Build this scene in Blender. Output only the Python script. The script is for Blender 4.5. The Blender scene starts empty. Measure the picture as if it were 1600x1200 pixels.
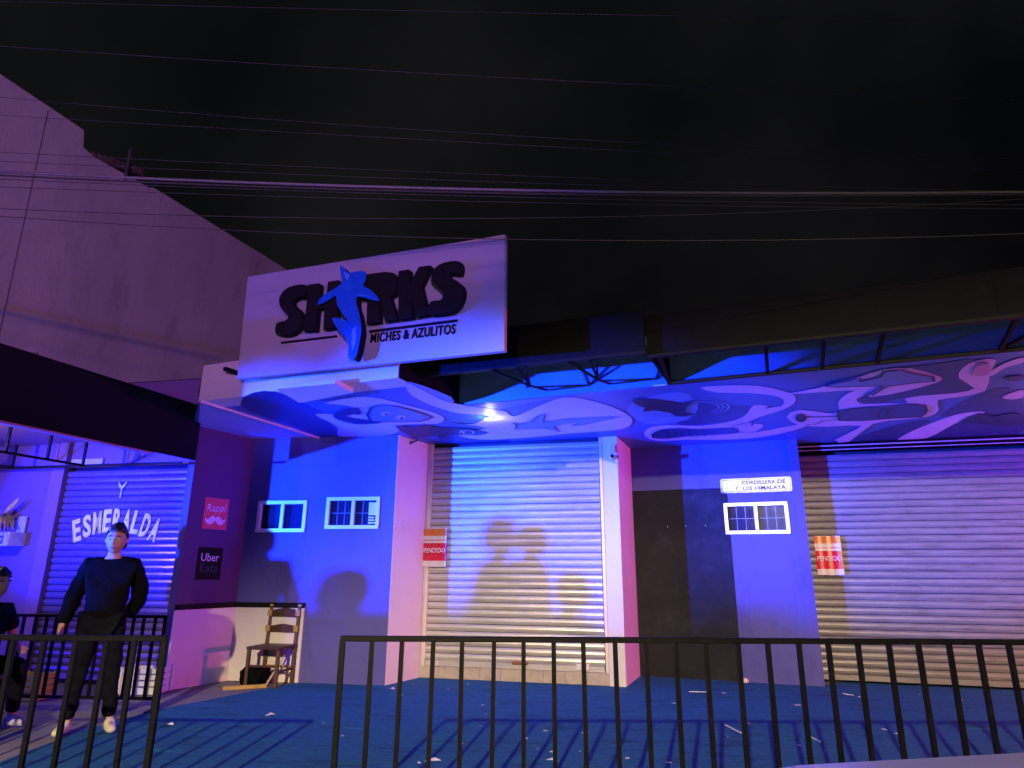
import bpy, bmesh, math, random
import numpy as np
from mathutils import Vector, Matrix, noise
random.seed(7)
R = math.radians
sc = bpy.context.scene
COL = sc.collection

# ---------------------------------------------------------------- camera
FPX, HZ, ROLL, EYE = 1025.0, 295.0, R(0.35), 1.36
PITCH = math.atan(HZ / FPX)
_F = Vector((0, math.cos(PITCH), math.sin(PITCH)))
_U0 = Vector((0, -math.sin(PITCH), math.cos(PITCH)))
_R0 = Vector((1, 0, 0))
_R = _R0 * math.cos(ROLL) + _U0 * math.sin(ROLL)
_U = _U0 * math.cos(ROLL) - _R0 * math.sin(ROLL)
EYEP = Vector((0, 0, EYE))
cd = bpy.data.cameras.new('camera')
cam = bpy.data.objects.new('camera', cd)
COL.objects.link(cam)
cd.sensor_width = 36.0
cd.lens = 36.0 * FPX / 1600.0
cd.clip_start = 0.02
cd.clip_end = 600
cam.matrix_world = Matrix(((_R.x, _U.x, -_F.x, 0), (_R.y, _U.y, -_F.y, 0), (_R.z, _U.z, -_F.z, EYE), (0, 0, 0, 1)))
sc.camera = cam
sc.render.resolution_x, sc.render.resolution_y = 1024, 768

# ---------------------------------------------------------------- night sky
w = bpy.data.worlds.new('World')
sc.world = w
w.use_nodes = True
nt = w.node_tree
bg = nt.nodes['Background']
sky = nt.nodes.new('ShaderNodeTexSky')
sky.sky_type = 'NISHITA'
sky.sun_disc = False
sky.sun_elevation = R(-4.5)
sky.sun_rotation = R(200)
sky.dust_density = 4.0
# thin city-lit cloud over the night sky
tcw = nt.nodes.new('ShaderNodeTexCoord')
cn_ = nt.nodes.new('ShaderNodeTexNoise'); cn_.inputs['Scale'].default_value = 2.2; cn_.inputs['Detail'].default_value = 5
nt.links.new(tcw.outputs['Generated'], cn_.inputs['Vector'])
cr_ = nt.nodes.new('ShaderNodeValToRGB')
cr_.color_ramp.elements[0].position = .38; cr_.color_ramp.elements[0].color = (.002, .002, .004, 1)
cr_.color_ramp.elements[1].position = .75; cr_.color_ramp.elements[1].color = (.036, .035, .038, 1)
nt.links.new(cn_.outputs['Fac'], cr_.inputs[0])
ad_ = nt.nodes.new('ShaderNodeMix'); ad_.data_type = 'RGBA'; ad_.blend_type = 'ADD'; ad_.inputs['Factor'].default_value = 1
nt.links.new(sky.outputs[0], ad_.inputs['A']); nt.links.new(cr_.outputs[0], ad_.inputs['B'])
nt.links.new(ad_.outputs['Result'], bg.inputs[0])
bg.inputs[1].default_value = 0.2
vs = sc.view_settings
vs.view_transform = 'Standard'
vs.look = 'None'
vs.exposure = 0
vs.gamma = 1
vs.use_curve_mapping = False

# lamp powers (watts): the street lamp, the beacons on two patrol cars, and the added fill lamps
P_STREET, P_BLUE, P_BLUE2, P_RED, P_RBLUE, P_FILL_RED, P_FILL_BLUE = 11500, 72000, 2600, 2600, 1200, 3500, 3900
STREET_LAMP = Vector((-2.5, -7.4, 5.0))
LEFT_CAR = Vector((-11.2, 0.1, -0.12))
RIGHT_CAR = Vector((12.6, 4.4, -0.01))
FILL_CAR = Vector((1.5, -8.6, -0.12))  # unseen car, added to carry fill light for the tall wall and sign


# ---------------------------------------------------------------- survey helpers: a sighting from the eye point onto a real plane
def ray(u, v):
    return _F + _R * ((u - 800) / FPX) + _U * ((600 - v) / FPX)


def lev(u, v, z=0.0):
    d = ray(u, v)
    return EYEP + d * ((z - EYE) / d.z)


def vpl(u, v, A, B):
    n = Vector((-(B[1] - A[1]), B[0] - A[0], 0))
    d = ray(u, v)
    return EYEP + d * (((Vector((A[0], A[1], 0)) - EYEP).dot(n)) / d.dot(n))


# ---------------------------------------------------------------- object helpers
def tag(o, label=None, cat=None, group=None, kind=None):
    if label: o['label'] = label
    if cat: o['category'] = cat
    if group: o['group'] = group
    if kind: o['kind'] = kind
    return o


def thing(name, label, cat, loc=(0, 0, 0), group=None):
    o = bpy.data.objects.new(name, None)
    COL.objects.link(o)
    o.location = loc
    o.empty_display_size = 0.1
    return tag(o, label, cat, group)


def adopt(o, parent):
    if parent is not None:
        o.parent = parent
        if parent.type == 'EMPTY':
            o.matrix_parent_inverse = Matrix.Translation(-Vector(parent.location))
        elif parent.matrix_basis != Matrix.Identity(4):
            o.matrix_parent_inverse = parent.matrix_basis.inverted()
    return o


def link(name, me, mat=None, parent=None):
    o = bpy.data.objects.new(name, me)
    COL.objects.link(o)
    if mat is not None:
        if me.materials: me.materials[0] = mat
        else: me.materials.append(mat)
    return adopt(o, parent)


class MB:
    """collects shapes (world coordinates) into one mesh"""
    def __init__(s): s.bm = bmesh.new()

    def hexa(s, p):
        v = [s.bm.verts.new(Vector(q)) for q in p]
        for f in ((0, 3, 2, 1), (4, 5, 6, 7), (0, 1, 5, 4), (1, 2, 6, 5), (2, 3, 7, 6), (3, 0, 4, 7)):
            s.bm.faces.new([v[i] for i in f])
        return s

    def box(s, x0, x1, y0, y1, z0, z1):
        return s.hexa([(x0, y0, z0), (x1, y0, z0), (x1, y1, z0), (x0, y1, z0), (x0, y0, z1), (x1, y0, z1), (x1, y1, z1), (x0, y1, z1)])

    def wbox(s, fr, s0, s1, z0, z1, o0, o1):
        """box in a wall frame: s along, z up, o outward"""
        q = [fr.p(a, b, c) for (a, c, b) in ((s0, o0, z0), (s1, o0, z0), (s1, o1, z0), (s0, o1, z0), (s0, o0, z1), (s1, o0, z1), (s1, o1, z1), (s0, o1, z1))]
        return s.hexa(q)

    def bar(s, a, b, r, sides=4, r2=None, roll=None):
        a, b = Vector(a), Vector(b)
        d = (b - a).normalized()
        up = Vector((0, 0, 1)) if abs(d.z) < .9 else Vector((0, 1, 0))
        x = d.cross(up).normalized()
        y = x.cross(d)
        r2 = r if r2 is None else r2
        off = math.pi / 4 if sides == 4 else 0
        if roll is not None: off = roll
        k = math.sqrt(2) if sides == 4 else 1
        A, B = [], []
        for i in range(sides):
            t = off + 2 * math.pi * i / sides
            e = x * math.cos(t) + y * math.sin(t)
            A.append(s.bm.verts.new(a + e * r * k))
            B.append(s.bm.verts.new(b + e * r2 * k))
        for i in range(sides):
            j = (i + 1) % sides
            s.bm.faces.new((A[i], A[j], B[j], B[i]))
        s.bm.faces.new(A[::-1])
        s.bm.faces.new(B)
        return s

    def path(s, pts, r, sides=6):
        prev = None
        pts = [Vector(p) for p in pts]
        for i, p in enumerate(pts):
            d = (pts[min(i + 1, len(pts) - 1)] - pts[max(i - 1, 0)]).normalized()
            up = Vector((0, 0, 1)) if abs(d.z) < .95 else Vector((0, 1, 0))
            x = d.cross(up).normalized(); y = x.cross(d)
            rr = r[i] if hasattr(r, '__len__') else r
            ring = [s.bm.verts.new(p + (x * math.cos(2 * math.pi * k / sides) + y * math.sin(2 * math.pi * k / sides)) * rr) for k in range(sides)]
            if prev:
                for k in range(sides):
                    m = (k + 1) % sides
                    s.bm.faces.new((prev[k], prev[m], ring[m], ring[k]))
            else: s.bm.faces.new(ring[::-1])
            prev = ring
        s.bm.faces.new(prev)
        return s

    def prism(s, poly, ext):
        """poly: coplanar 3-D outline; ext: extrusion vector"""
        ext = Vector(ext)
        a = [s.bm.verts.new(Vector(p)) for p in poly]
        b = [s.bm.verts.new(Vector(p) + ext) for p in poly]
        n = len(a)
        for i in range(n):
            s.bm.faces.new((a[i], a[(i + 1) % n], b[(i + 1) % n], b[i]))
        fa = s.bm.faces.new(a[::-1]); fb = s.bm.faces.new(b)
        fa.normal_update(); fb.normal_update()
        bmesh.ops.triangulate(s.bm, faces=[fa, fb], ngon_method='EAR_CLIP')
        return s

    def sheet(s, poly):
        f = s.bm.faces.new([s.bm.verts.new(Vector(p)) for p in poly])
        f.normal_update()
        bmesh.ops.triangulate(s.bm, faces=[f], ngon_method='EAR_CLIP')
        return s

    def lathe(s, prof, c=(0, 0, 0), seg=16, axis='z'):
        rings = []
        for (r, h) in prof:
            ring = []
            for k in range(seg):
                t = 2 * math.pi * k / seg
                q = (r * math.cos(t), r * math.sin(t), h)
                if axis == 'y': q = (q[0], q[2], q[1])
                if axis == 'x': q = (q[2], q[0], q[1])
                ring.append(s.bm.verts.new(Vector(c) + Vector(q)))
            rings.append(ring)
        for a, b in zip(rings, rings[1:]):
            for k in range(seg):
                m = (k + 1) % seg
                s.bm.faces.new((a[k], a[m], b[m], b[k]))
        s.bm.faces.new(rings[0][::-1]); s.bm.faces.new(rings[-1])
        return s

    def mesh(s, name, smooth=False, bevel=0):
        if bevel:
            bmesh.ops.bevel(s.bm, geom=list(s.bm.edges), offset=bevel, segments=1, affect='EDGES', clamp_overlap=True)
        bmesh.ops.recalc_face_normals(s.bm, faces=list(s.bm.faces))
        me = bpy.data.meshes.new(name)
        s.bm.to_mesh(me); s.bm.free()
        if smooth:
            for p in me.polygons: p.use_smooth = True
        return me

    def build(s, name, mat, parent=None, smooth=False, bevel=0):
        return link(name, s.mesh(name, smooth, bevel), mat, parent)


class Frame:
    """a vertical wall from plan point A to B; s runs along it, o points out of it"""
    def __init__(f, A, B):
        f.A = Vector((A[0], A[1], 0)); f.B = Vector((B[0], B[1], 0))
        f.d = (f.B - f.A).normalized(); f.L = (f.B - f.A).length
        f.n = Vector((f.d.y, -f.d.x, 0))

    def p(f, s, z, o=0): return f.A + f.d * s + f.n * o + Vector((0, 0, z))

    def at(f, u, v, o=0):
        q = vpl(u, v, f.A + f.n * o, f.B + f.n * o)
        return ((q - f.A).dot(f.d), q.z)

    def mat(f, s, z, o=0):
        p = f.p(s, z, o)
        return Matrix(((f.d.x, 0, f.n.x, p.x), (f.d.y, 0, f.n.y, p.y), (f.d.z, 1, f.n.z, p.z), (0, 0, 0, 1)))

    def shift(f, o): return Frame(f.A + f.n * o, f.B + f.n * o)


# ---------------------------------------------------------------- materials
MATS = {}


def M(name, col, rough=.6, metal=0, var=.12, scale=3., bump=.0, bscale=60., spec=.5, emit=None, estr=0, stretch=(1, 1, 1), dirt=None, dirtamt=0, dscale=2.5, alpha=1, trans=0):
    if name in MATS: return MATS[name]
    m = bpy.data.materials.new(name); m.use_nodes = True
    t = m.node_tree; b = t.nodes['Principled BSDF']
    b.inputs['Roughness'].default_value = rough
    b.inputs['Metallic'].default_value = metal
    b.inputs['Specular IOR Level'].default_value = spec
    b.inputs['Alpha'].default_value = alpha
    b.inputs['Transmission Weight'].default_value = trans
    geo = t.nodes.new('ShaderNodeNewGeometry')
    mp = t.nodes.new('ShaderNodeMapping'); mp.inputs['Scale'].default_value = stretch
    t.links.new(geo.outputs['Position'], mp.inputs['Vector'])
    n = t.nodes.new('ShaderNodeTexNoise'); n.inputs['Scale'].default_value = scale; n.inputs['Detail'].default_value = 6
    n.inputs['Roughness'].default_value = .65
    t.links.new(mp.outputs[0], n.inputs['Vector'])
    rp = t.nodes.new('ShaderNodeValToRGB')
    rp.color_ramp.elements[0].position = .3; rp.color_ramp.elements[1].position = .7
    lo = [max(0, c * (1 - var)) for c in col]; hi = [min(1, c * (1 + var)) for c in col]
    rp.color_ramp.elements[0].color = (*lo, 1); rp.color_ramp.elements[1].color = (*hi, 1)
    t.links.new(n.outputs['Fac'], rp.inputs[0])
    out = rp.outputs[0]
    if dirt:
        n2 = t.nodes.new('ShaderNodeTexNoise'); n2.inputs['Scale'].default_value = dscale; n2.inputs['Detail'].default_value = 9
        n2.inputs['Roughness'].default_value = .75
        mp2 = t.nodes.new('ShaderNodeMapping'); mp2.inputs['Scale'].default_value = stretch; mp2.inputs['Location'].default_value = (3.3, 1.7, 5.1)
        t.links.new(geo.outputs['Position'], mp2.inputs['Vector']); t.links.new(mp2.outputs[0], n2.inputs['Vector'])
        r2 = t.nodes.new('ShaderNodeValToRGB')
        r2.color_ramp.elements[0].position = .52; r2.color_ramp.elements[1].position = .72
        r2.color_ramp.elements[0].color = (0, 0, 0, 1); r2.color_ramp.elements[1].color = (dirtamt, dirtamt, dirtamt, 1)
        t.links.new(n2.outputs['Fac'], r2.inputs[0])
        mx = t.nodes.new('ShaderNodeMix'); mx.data_type = 'RGBA'
        t.links.new(r2.outputs[0], mx.inputs['Factor']); t.links.new(out, mx.inputs['A']); mx.inputs['B'].default_value = (*dirt, 1)
        out = mx.outputs['Result']
    t.links.new(out, b.inputs['Base Color'])
    rr = t.nodes.new('ShaderNodeMapRange'); rr.inputs['To Min'].default_value = max(0.02, rough - .1); rr.inputs['To Max'].default_value = min(1, rough + .1)
    t.links.new(n.outputs['Fac'], rr.inputs['Value']); t.links.new(rr.outputs[0], b.inputs['Roughness'])
    if bump:
        n3 = t.nodes.new('ShaderNodeTexNoise'); n3.inputs['Scale'].default_value = bscale; n3.inputs['Detail'].default_value = 4
        t.links.new(mp.outputs[0], n3.inputs['Vector'])
        bp = t.nodes.new('ShaderNodeBump'); bp.inputs['Strength'].default_value = bump; bp.inputs['Distance'].default_value = .02
        t.links.new(n3.outputs['Fac'], bp.inputs['Height']); t.links.new(bp.outputs[0], b.inputs['Normal'])
    if emit:
        b.inputs['Emission Color'].default_value = (*emit, 1); b.inputs['Emission Strength'].default_value = estr
    MATS[name] = m
    return m


blue_paint = M('blue wall paint', (.105, .095, .34), .7, spec=.2, var=.07, scale=1.2, bump=.2, bscale=70, stretch=(1, 1, .4), dirt=(.035, .035, .17), dirtamt=.55, dscale=2.2)
white_paint = M('white wall paint', (.72, .66, .64), .6, var=.04, scale=1.5, bump=.1, bscale=80, dirt=(.5, .42, .36), dirtamt=.3, dscale=1.4)
purple_paint = M('dark purple wall paint', (.055, .022, .10), .6, var=.15, bump=.15, bscale=70)
black_paint = M('black gloss paint', (.008, .008, .009), .65, spec=.12, var=.3, bump=.06, bscale=120)
black_panel = M('black sheet panel', (.0055, .005, .008), .75, spec=.08, var=.2, scale=1.5, bump=.05, bscale=14, dirt=(.014, .013, .018), dirtamt=.5, dscale=5)
shutter_metal = M('cream painted shutter steel', (.56, .52, .46), .36, .35, var=.08, scale=5, stretch=(.4, .4, 3), dirt=(.22, .18, .14), dirtamt=.55, dscale=3.5)
shutter_worn = M('worn grey shutter steel', (.28, .275, .24), .40, .35, var=.14, scale=5, stretch=(.4, .4, 3), dirt=(.10, .08, .06), dirtamt=.75, dscale=4)
shutter_violet = M('painted neighbour shutter steel', (.24, .17, .34), .30, .4, var=.08, scale=5, stretch=(.4, .4, 3), dirt=(.2, .17, .2), dirtamt=.4, dscale=3)
rail_metal = M('cream guide rail', (.66, .60, .52), .45, .2, var=.08)
board_black = M('dark grey board', (.022, .022, .024), .85, spec=.1, var=.25, scale=2, bump=.1, bscale=50, dirt=(.04, .04, .045), dirtamt=.8, dscale=3)
tile_beige = M('beige floor tile', (.46, .38, .31), .4, var=.16, scale=9, dirt=(.25, .16, .1), dirtamt=.4, dscale=6)
turf = M('blue carpet turf', (.030, .175, .40), .95, stretch=(1, 3.2, 1), var=.45, scale=16, bump=.9, bscale=420, spec=.15, dirt=(.012, .055, .14), dirtamt=.95, dscale=1.9)
concrete = M('concrete', (.17, .155, .15), .85, var=.22, scale=4, bump=.3, bscale=60)
asphalt = M('asphalt', (.05, .05, .052), .85, var=.3, scale=30, bump=.4, bscale=160)
stucco = M('stucco', (.72, .68, .66), .85, stretch=(1, 1, .35), var=.14, scale=.9, bump=.4, bscale=35, dirt=(.30, .27, .28), dirtamt=.6, dscale=1.1)
win_white = M('white window aluminium', (.72, .74, .78), .35, .1, var=.04)
glass = M('window glass', (.02, .025, .03), .05, 0, var=.05, spec=.6, alpha=.35)
dark_room = M('dark room lining', (.03, .03, .045), .9, var=.2)
curtain_dark = M('dark curtain', (.05, .05, .14), .9, var=.3, scale=8, stretch=(6, 6, .3))
curtain_green = M('olive curtain', (.34, .36, .20), .9, var=.25, scale=7, stretch=(5, 5, .4))
mural_base = M('mural mid blue', (.05, .15, .45), .5, var=.12, scale=1.2, bump=.05)
mural_deep = M('mural deep blue', (.02, .04, .19), .5, var=.15, scale=2)
mural_pale = M('mural pale lilac', (.62, .60, .85), .5, var=.06, scale=2)
mural_ink = M('mural navy ink', (.006, .010, .07), .5, var=.2)
mural_sky = M('mural light blue', (.14, .30, .62), .5, var=.1, scale=2)
mural_pink = M('mural pink', (.5, .28, .5), .5)
plain_blue = M('pale blue ceiling paint', (.42, .46, .74), .55, var=.05)
sign_white = M('white sign panel', (.42, .39, .42), .6, spec=.2, var=.025, scale=1.2)
letter_black = M('matt black letter', (.016, .015, .015), .85, var=.2, spec=.08)
shark_blue = M('shark blue acrylic', (.015, .13, .72), .25, var=.12, scale=6)
shark_light = M('shark light blue', (.10, .32, .85), .3, var=.05)
red_vinyl = M('red vinyl', (.60, .012, .04), .28, var=.1, scale=12)
rappi_red = M('sticker red orange', (.62, .045, .03), .4, var=.05)
orange_vinyl = M('orange vinyl', (.62, .17, .03), .3, var=.15, scale=14)
pale_vinyl = M('pale seal paper', (.68, .58, .55), .4, var=.08)
glow_white = M('white lettering with added glow', (.8, .78, .78), .5, emit=(1, .86, .88), estr=.22)  # letter paint made to glow faintly so the name reads brighter
white_ink = M('white ink', (.78, .76, .78), .5, var=.03)
green_ink = M('dark green ink', (.035, .06, .045), .5, var=.03)
plate_white = M('enamel plate', (.70, .70, .72), .3, var=.04, scale=8, dirt=(.4, .36, .34), dirtamt=.35, dscale=9)
plate_ink = M('plate dark ink', (.02, .02, .035), .4)
wood = M('brown wood', (.06, .022, .010), .5, var=.3, scale=8, stretch=(1, 1, .2), bump=.15)
wood_gold = M('worn yellow wood', (.42, .27, .08), .55, var=.3, scale=12)
fence_paint = M('black railing paint', (.004, .004, .005), .5, spec=.10, var=.3, scale=10, bump=.08, bscale=150, dirt=(.018, .012, .009), dirtamt=.5, dscale=14)
cable_mat = M('cable sheath', (.075, .07, .065), .9, spec=.02, var=.1)
skin = M('skin', (.42, .24, .17), .55, var=.06, scale=12, spec=.4)
hair_m = M('black hair', (.012, .010, .010), .45, var=.3, scale=60)
sweater_m = M('black knit', (.004, .0042, .006), .95, var=.25, scale=30, bump=.4, bscale=120, spec=.04)
jeans_m = M('dark denim', (.006, .007, .011), .95, var=.35, scale=12, bump=.3, bscale=200, spec=.04)
shoe_m = M('pale sneaker', (.52, .50, .42), .6, var=.12, scale=14)
shirt_m = M('dark navy shirt', (.007, .008, .018), .95, var=.2, spec=.04)
eye_m = M('eye dark', (.01, .008, .008), .2)
eyew_m = M('eye white', (.6, .58, .56), .3)
lip_m = M('lip', (.28, .10, .09), .5)
leaf_green = M('fern leaf', (.45, .40, .11), .55, var=.35, scale=15)
leaf_yellow = M('yellow leaf', (.80, .62, .03), .5, var=.15, scale=10)
planter_m = M('white planter box', (.66, .68, .70), .4, var=.06)
logo_blue = M('logo blue', (.03, .04, .30), .4)
silver = M('silver car paint', (.30, .30, .31), .34, .5, var=.02, scale=.5, spec=.5)
patrol = M('patrol car paint', (.5, .5, .52), .3, .1, var=.04)
car_glass = M('car glass', (.012, .014, .016), .05, 0, var=.05, spec=.8)
rubber = M('tyre rubber', (.02, .02, .02), .8, var=.2)
chrome = M('alloy rim', (.55, .55, .57), .3, .9, var=.05)
gap_black = M('shutline rubber', (.006, .006, .006), .7)
head_glass = M('lamp lens', (.7, .72, .75), .1, var=.03)
tail_red = M('tail lens', (.4, .01, .01), .2)
paper = M('white paper scrap', (.72, .71, .72), .7, var=.08)
galv = M('galvanised steel', (.36, .36, .38), .45, .7, var=.12)
lamp_on = M('lit spotlight lens', (.9, .9, .9), .3, emit=(1, .93, .82), estr=30)
street_on = M('lit street lamp lens', (.9, .9, .9), .3, emit=(1, .72, .38), estr=40)
blue_on = M('lit blue beacon', (.05, .1, .9), .2, emit=(.02, .07, 1), estr=30)
red_on = M('lit red beacon', (.9, .05, .05), .2, emit=(1, .03, .08), estr=30)
crate_y = M('yellow plastic', (.45, .42, .06), .5, var=.1)
purple_wall = M('violet neighbour wall', (.24, .13, .38), .6, var=.08, scale=1.5, bump=.1)
violet_pier = M('mauve pier paint', (.32, .17, .30), .6, var=.08, scale=1.5, bump=.1)


def text_mesh(txt, size, extrude=.002, offset=0., align='CENTER', shear=0, space=1.0, res=3):
    c = bpy.data.curves.new('t', 'FONT')
    c.body = txt; c.size = size; c.extrude = extrude; c.offset = offset; c.align_x = align; c.shear = shear
    c.space_character = space; c.resolution_u = res
    o = bpy.data.objects.new('t', c); COL.objects.link(o)
    dg = bpy.context.evaluated_depsgraph_get()
    me = bpy.data.meshes.new_from_object(o.evaluated_get(dg))
    bpy.data.objects.remove(o); bpy.data.curves.remove(c)
    me.materials.clear()
    return me


def text_on(name, fr, txt, s, z, o, height, mat, parent, width=None, offset=0., extrude=.002, shear=0, slope=0., space=1.0):
    """text with its centre at (s, z); height = cap height; width = fitted width"""
    me = text_mesh(txt, 1.0, 0, offset, shear=shear, space=space)
    xs = [v.co.x for v in me.vertices]; ys = [v.co.y for v in me.vertices]
    x0, x1, y0, y1 = min(xs), max(xs), min(ys), max(ys)
    ky = height / (y1 - y0); kx = (width / (x1 - x0)) if width else ky
    mt = fr.mat(s, z, o) @ Matrix.Rotation(slope, 4, 'Z') @ Matrix.Diagonal((kx, ky, 1, 1)) @ Matrix.Translation((-(x0 + x1) / 2, -(y0 + y1) / 2, 0))
    me.transform(mt)
    bm = bmesh.new(); bm.from_mesh(me)
    r = bmesh.ops.extrude_face_region(bm, geom=list(bm.faces))
    bmesh.ops.translate(bm, verts=[e for e in r['geom'] if isinstance(e, bmesh.types.BMVert)], vec=fr.n * extrude)
    bmesh.ops.recalc_face_normals(bm, faces=list(bm.faces))
    bm.to_mesh(me); bm.free()
    return link(name, me, mat, parent)


def smooth_poly(pts, k=3):
    n = len(pts); out = []
    for i in range(n):
        p0, p1, p2, p3 = (Vector(pts[(i + j - 1) % n]) for j in range(4))
        for a in range(k):
            t = a / k
            out.append(.5 * ((2 * p1) + (p2 - p0) * t + (2 * p0 - 5 * p1 + 4 * p2 - p3) * t * t + (3 * p1 - p0 - 3 * p2 + p3) * t ** 3))
    return out


def light(name, kind, loc, energy, color, parent, radius=.06, aim=None, cone=None, blend=.1):
    l = bpy.data.lights.new(name, kind); l.energy = energy; l.color = color
    l.shadow_soft_size = radius
    o = bpy.data.objects.new(name, l); COL.objects.link(o)
    o.location = loc
    if kind == 'SPOT':
        l.spot_size = cone; l.spot_blend = blend
        o.rotation_euler = (Vector(aim) - Vector(loc)).to_track_quat('-Z', 'Y').to_euler()
    return adopt(o, parent)


# ================================================================ ground
def struct(o): o['kind'] = 'structure'; return o


struct(MB().box(-150, 150, -150, 2.75, -.6, -.12).build('street', asphalt))
kb = MB()
struct(MB().box(-60, 60, 2.90, 60, -.5, -.008).build('pavement', concrete))
kerb = struct(MB().box(-60, 60, 2.75, 2.90, -.5, .0).build('kerb', concrete, bevel=.015))
struct(MB().box(-150, 150, 60, 200, -.5, -.02).build('ground', concrete))

# plan of the frontage (metres), corners from left to right
pB, pC, pD1, pE, pF, pG, pH, pI, pS1, pS2 = [lev(*q) for q in ((254.4, 1080), (355, 1063), (472, 1062), (601.5, 1071), (654, 1059), (978.5, 1073.5), (1000.6, 1056), (1289.4, 1073), (1312, 1067), (1586, 1079.4))]
ZC = 3.18
car_pts = [lev(0, 1190), lev(130, 1141), lev(250, 1108), lev(420, 1075), lev(478, 1064)]
poly = [Vector((-5.2, 3.2, 0)), Vector((-4.6, 4.3, 0))] + car_pts + [pE + Vector((0, .06, 0)), pF + Vector((0, .1, 0)), pG + Vector((-.1, .1, 0)), pH + Vector((0, .1, 0)), pI + Vector((0, .1, 0)), pS1 + Vector((.1, .1, 0)), pS2 + Vector((0, .1, 0)), Vector((9.5, 7.9, 0)), Vector((9.5, 3.2, 0))]
poly = [Vector((p.x, p.y, -.006)) for p in poly]
# the carpet is a fine grid so that it can ripple a little
bm = bmesh.new()
MBt = MB(); MBt.prism(poly, (0, 0, .006)); carpet = MBt.build('carpet', turf); struct(carpet)


def carpet_ridges():
    mb = MB()
    for i in range(46):
        x = random.uniform(-3.0, 6.5); y = random.uniform(4.6, 8.7); L = random.uniform(.25, .9); a = random.uniform(-.25, .12)
        d = Vector((math.cos(a), math.sin(a), 0)); nrm = Vector((-d.y, d.x, 0)); c = Vector((x, y, 0)); h = random.uniform(.006, .014); wd = random.uniform(.012, .035)
        p0, p1 = c - d * L / 2, c + d * L / 2
        v = [mb.bm.verts.new(q) for q in (p0, c - nrm * wd, p1, c + nrm * wd, c + Vector((0, 0, h)))]
        for q in ((0, 1, 4), (1, 2, 4), (2, 3, 4), (3, 0, 4)): mb.bm.faces.new([v[k] for k in q])
    o = mb.build('carpet_wrinkles', turf, carpet); o['kind'] = 'stuff'


carpet_ridges()

# ================================================================ the shuttered bar
bar = thing('bar_building', 'single storey blue and white bar with roller shutters and painted soffit', 'building', (0, 9.4, 0))
fBC, fCE, fEF, fFG, fGH, fHI = Frame(pB, pC), Frame(pC, pE), Frame(pE, pF), Frame(pF, pG), Frame(pG, pH), Frame(pH, pI)
fSR = Frame(pS1 - (pS2 - pS1) * .08, pS2 + (pS2 - pS1) * .55)


def wall(name, fr, mat, z0=0, z1=ZC + .02, th=.15, openings=(), s0=0, s1=None, parent=None):
    s1 = fr.L if s1 is None else s1
    S = sorted({s0, s1, *[a for o in openings for a in o[:2]]}); Z = sorted({z0, z1, *[a for o in openings for a in o[2:]]})
    mb = MB()
    for a, b in zip(S, S[1:]):
        for c, d in zip(Z, Z[1:]):
            m, k = (a + b) / 2, (c + d) / 2
            if any(o[0] < m < o[1] and o[2] < k < o[3] for o in openings): continue
            mb.wbox(fr, a, b, c, d, -th, 0)
    return mb.build(name, mat, parent or bar)


def window(fr, s0, s1, z0, z1, parent, cur=(curtain_dark, curtain_dark), grid=True, notes=False, lab=None):
    fw = .035
    w_ = MB()
    w_.wbox(fr, s0 - .01, s1 + .01, z1 - fw, z1 + .012, -.05, .022).wbox(fr, s0 - .01, s1 + .01, z0 - .012, z0 + fw, -.05, .030)
    w_.wbox(fr, s0 - .012, s0 + fw, z0 + fw, z1 - fw, -.05, .022).wbox(fr, s1 - fw, s1 + .012, z0 + fw, z1 - fw, -.05, .022)
    W = w_.build('window', win_white, parent)
    if lab: W['label'] = lab
    mid = (s0 + s1) / 2
    MB().wbox(fr, mid - .022, mid + .022, z0 + fw, z1 - fw, -.045, .012).build('mullion', win_white, W)
    for i, (a, b) in enumerate(((s0 + fw, mid - .022), (mid + .022, s1 - fw))):
        o = -.03 if i else -.018
        MB().wbox(fr, a, b, z0 + fw, z1 - fw, o - .004, o).build('pane', glass, W)
        if grid:
            mb = MB()
            for k in (1, 2):
                s = a + (b - a) * k / 3
                mb.wbox(fr, s - .005, s + .005, z0 + fw, z1 - fw, o - .016, o - .006)
            mb.wbox(fr, a, b, (z0 + z1) / 2 - .005, (z0 + z1) / 2 + .005, o - .018, o - .007)
            mb.build('glazing_bar', win_white, W)
        mb = MB()
        n = 14
        pr = None
        for k in range(n + 1):
            s = a - .02 + (b - a + .04) * k / n; oo = -.10 + .014 * math.sin(k * 1.9)
            cur_v = (mb.bm.verts.new(fr.p(s, z0, oo)), mb.bm.verts.new(fr.p(s, z1, oo)))
            if pr: mb.bm.faces.new((pr[0], cur_v[0], cur_v[1], pr[1]))
            pr = cur_v
        mb.build('curtain', cur[i], W, smooth=True)
    MB().wbox(fr, s0 - .05, s1 + .05, z0 - .05, z1 + .05, -.2, -.155).build('window_backing', dark_room, W)
    if notes:
        MB().wbox(fr, s1 - .155, s1 - .045, z0 + .17, z1 - .06, -.0295, -.0275).build('paper_notice', paper, W)
        for k in range(3):
            MB().wbox(fr, s1 - .155, s1 - .055 - .01 * k, z0 + .06 + k * .035, z0 + .08 + k * .035, -.0295, -.0275).build('paper_strip', paper, W)
    return W


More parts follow.
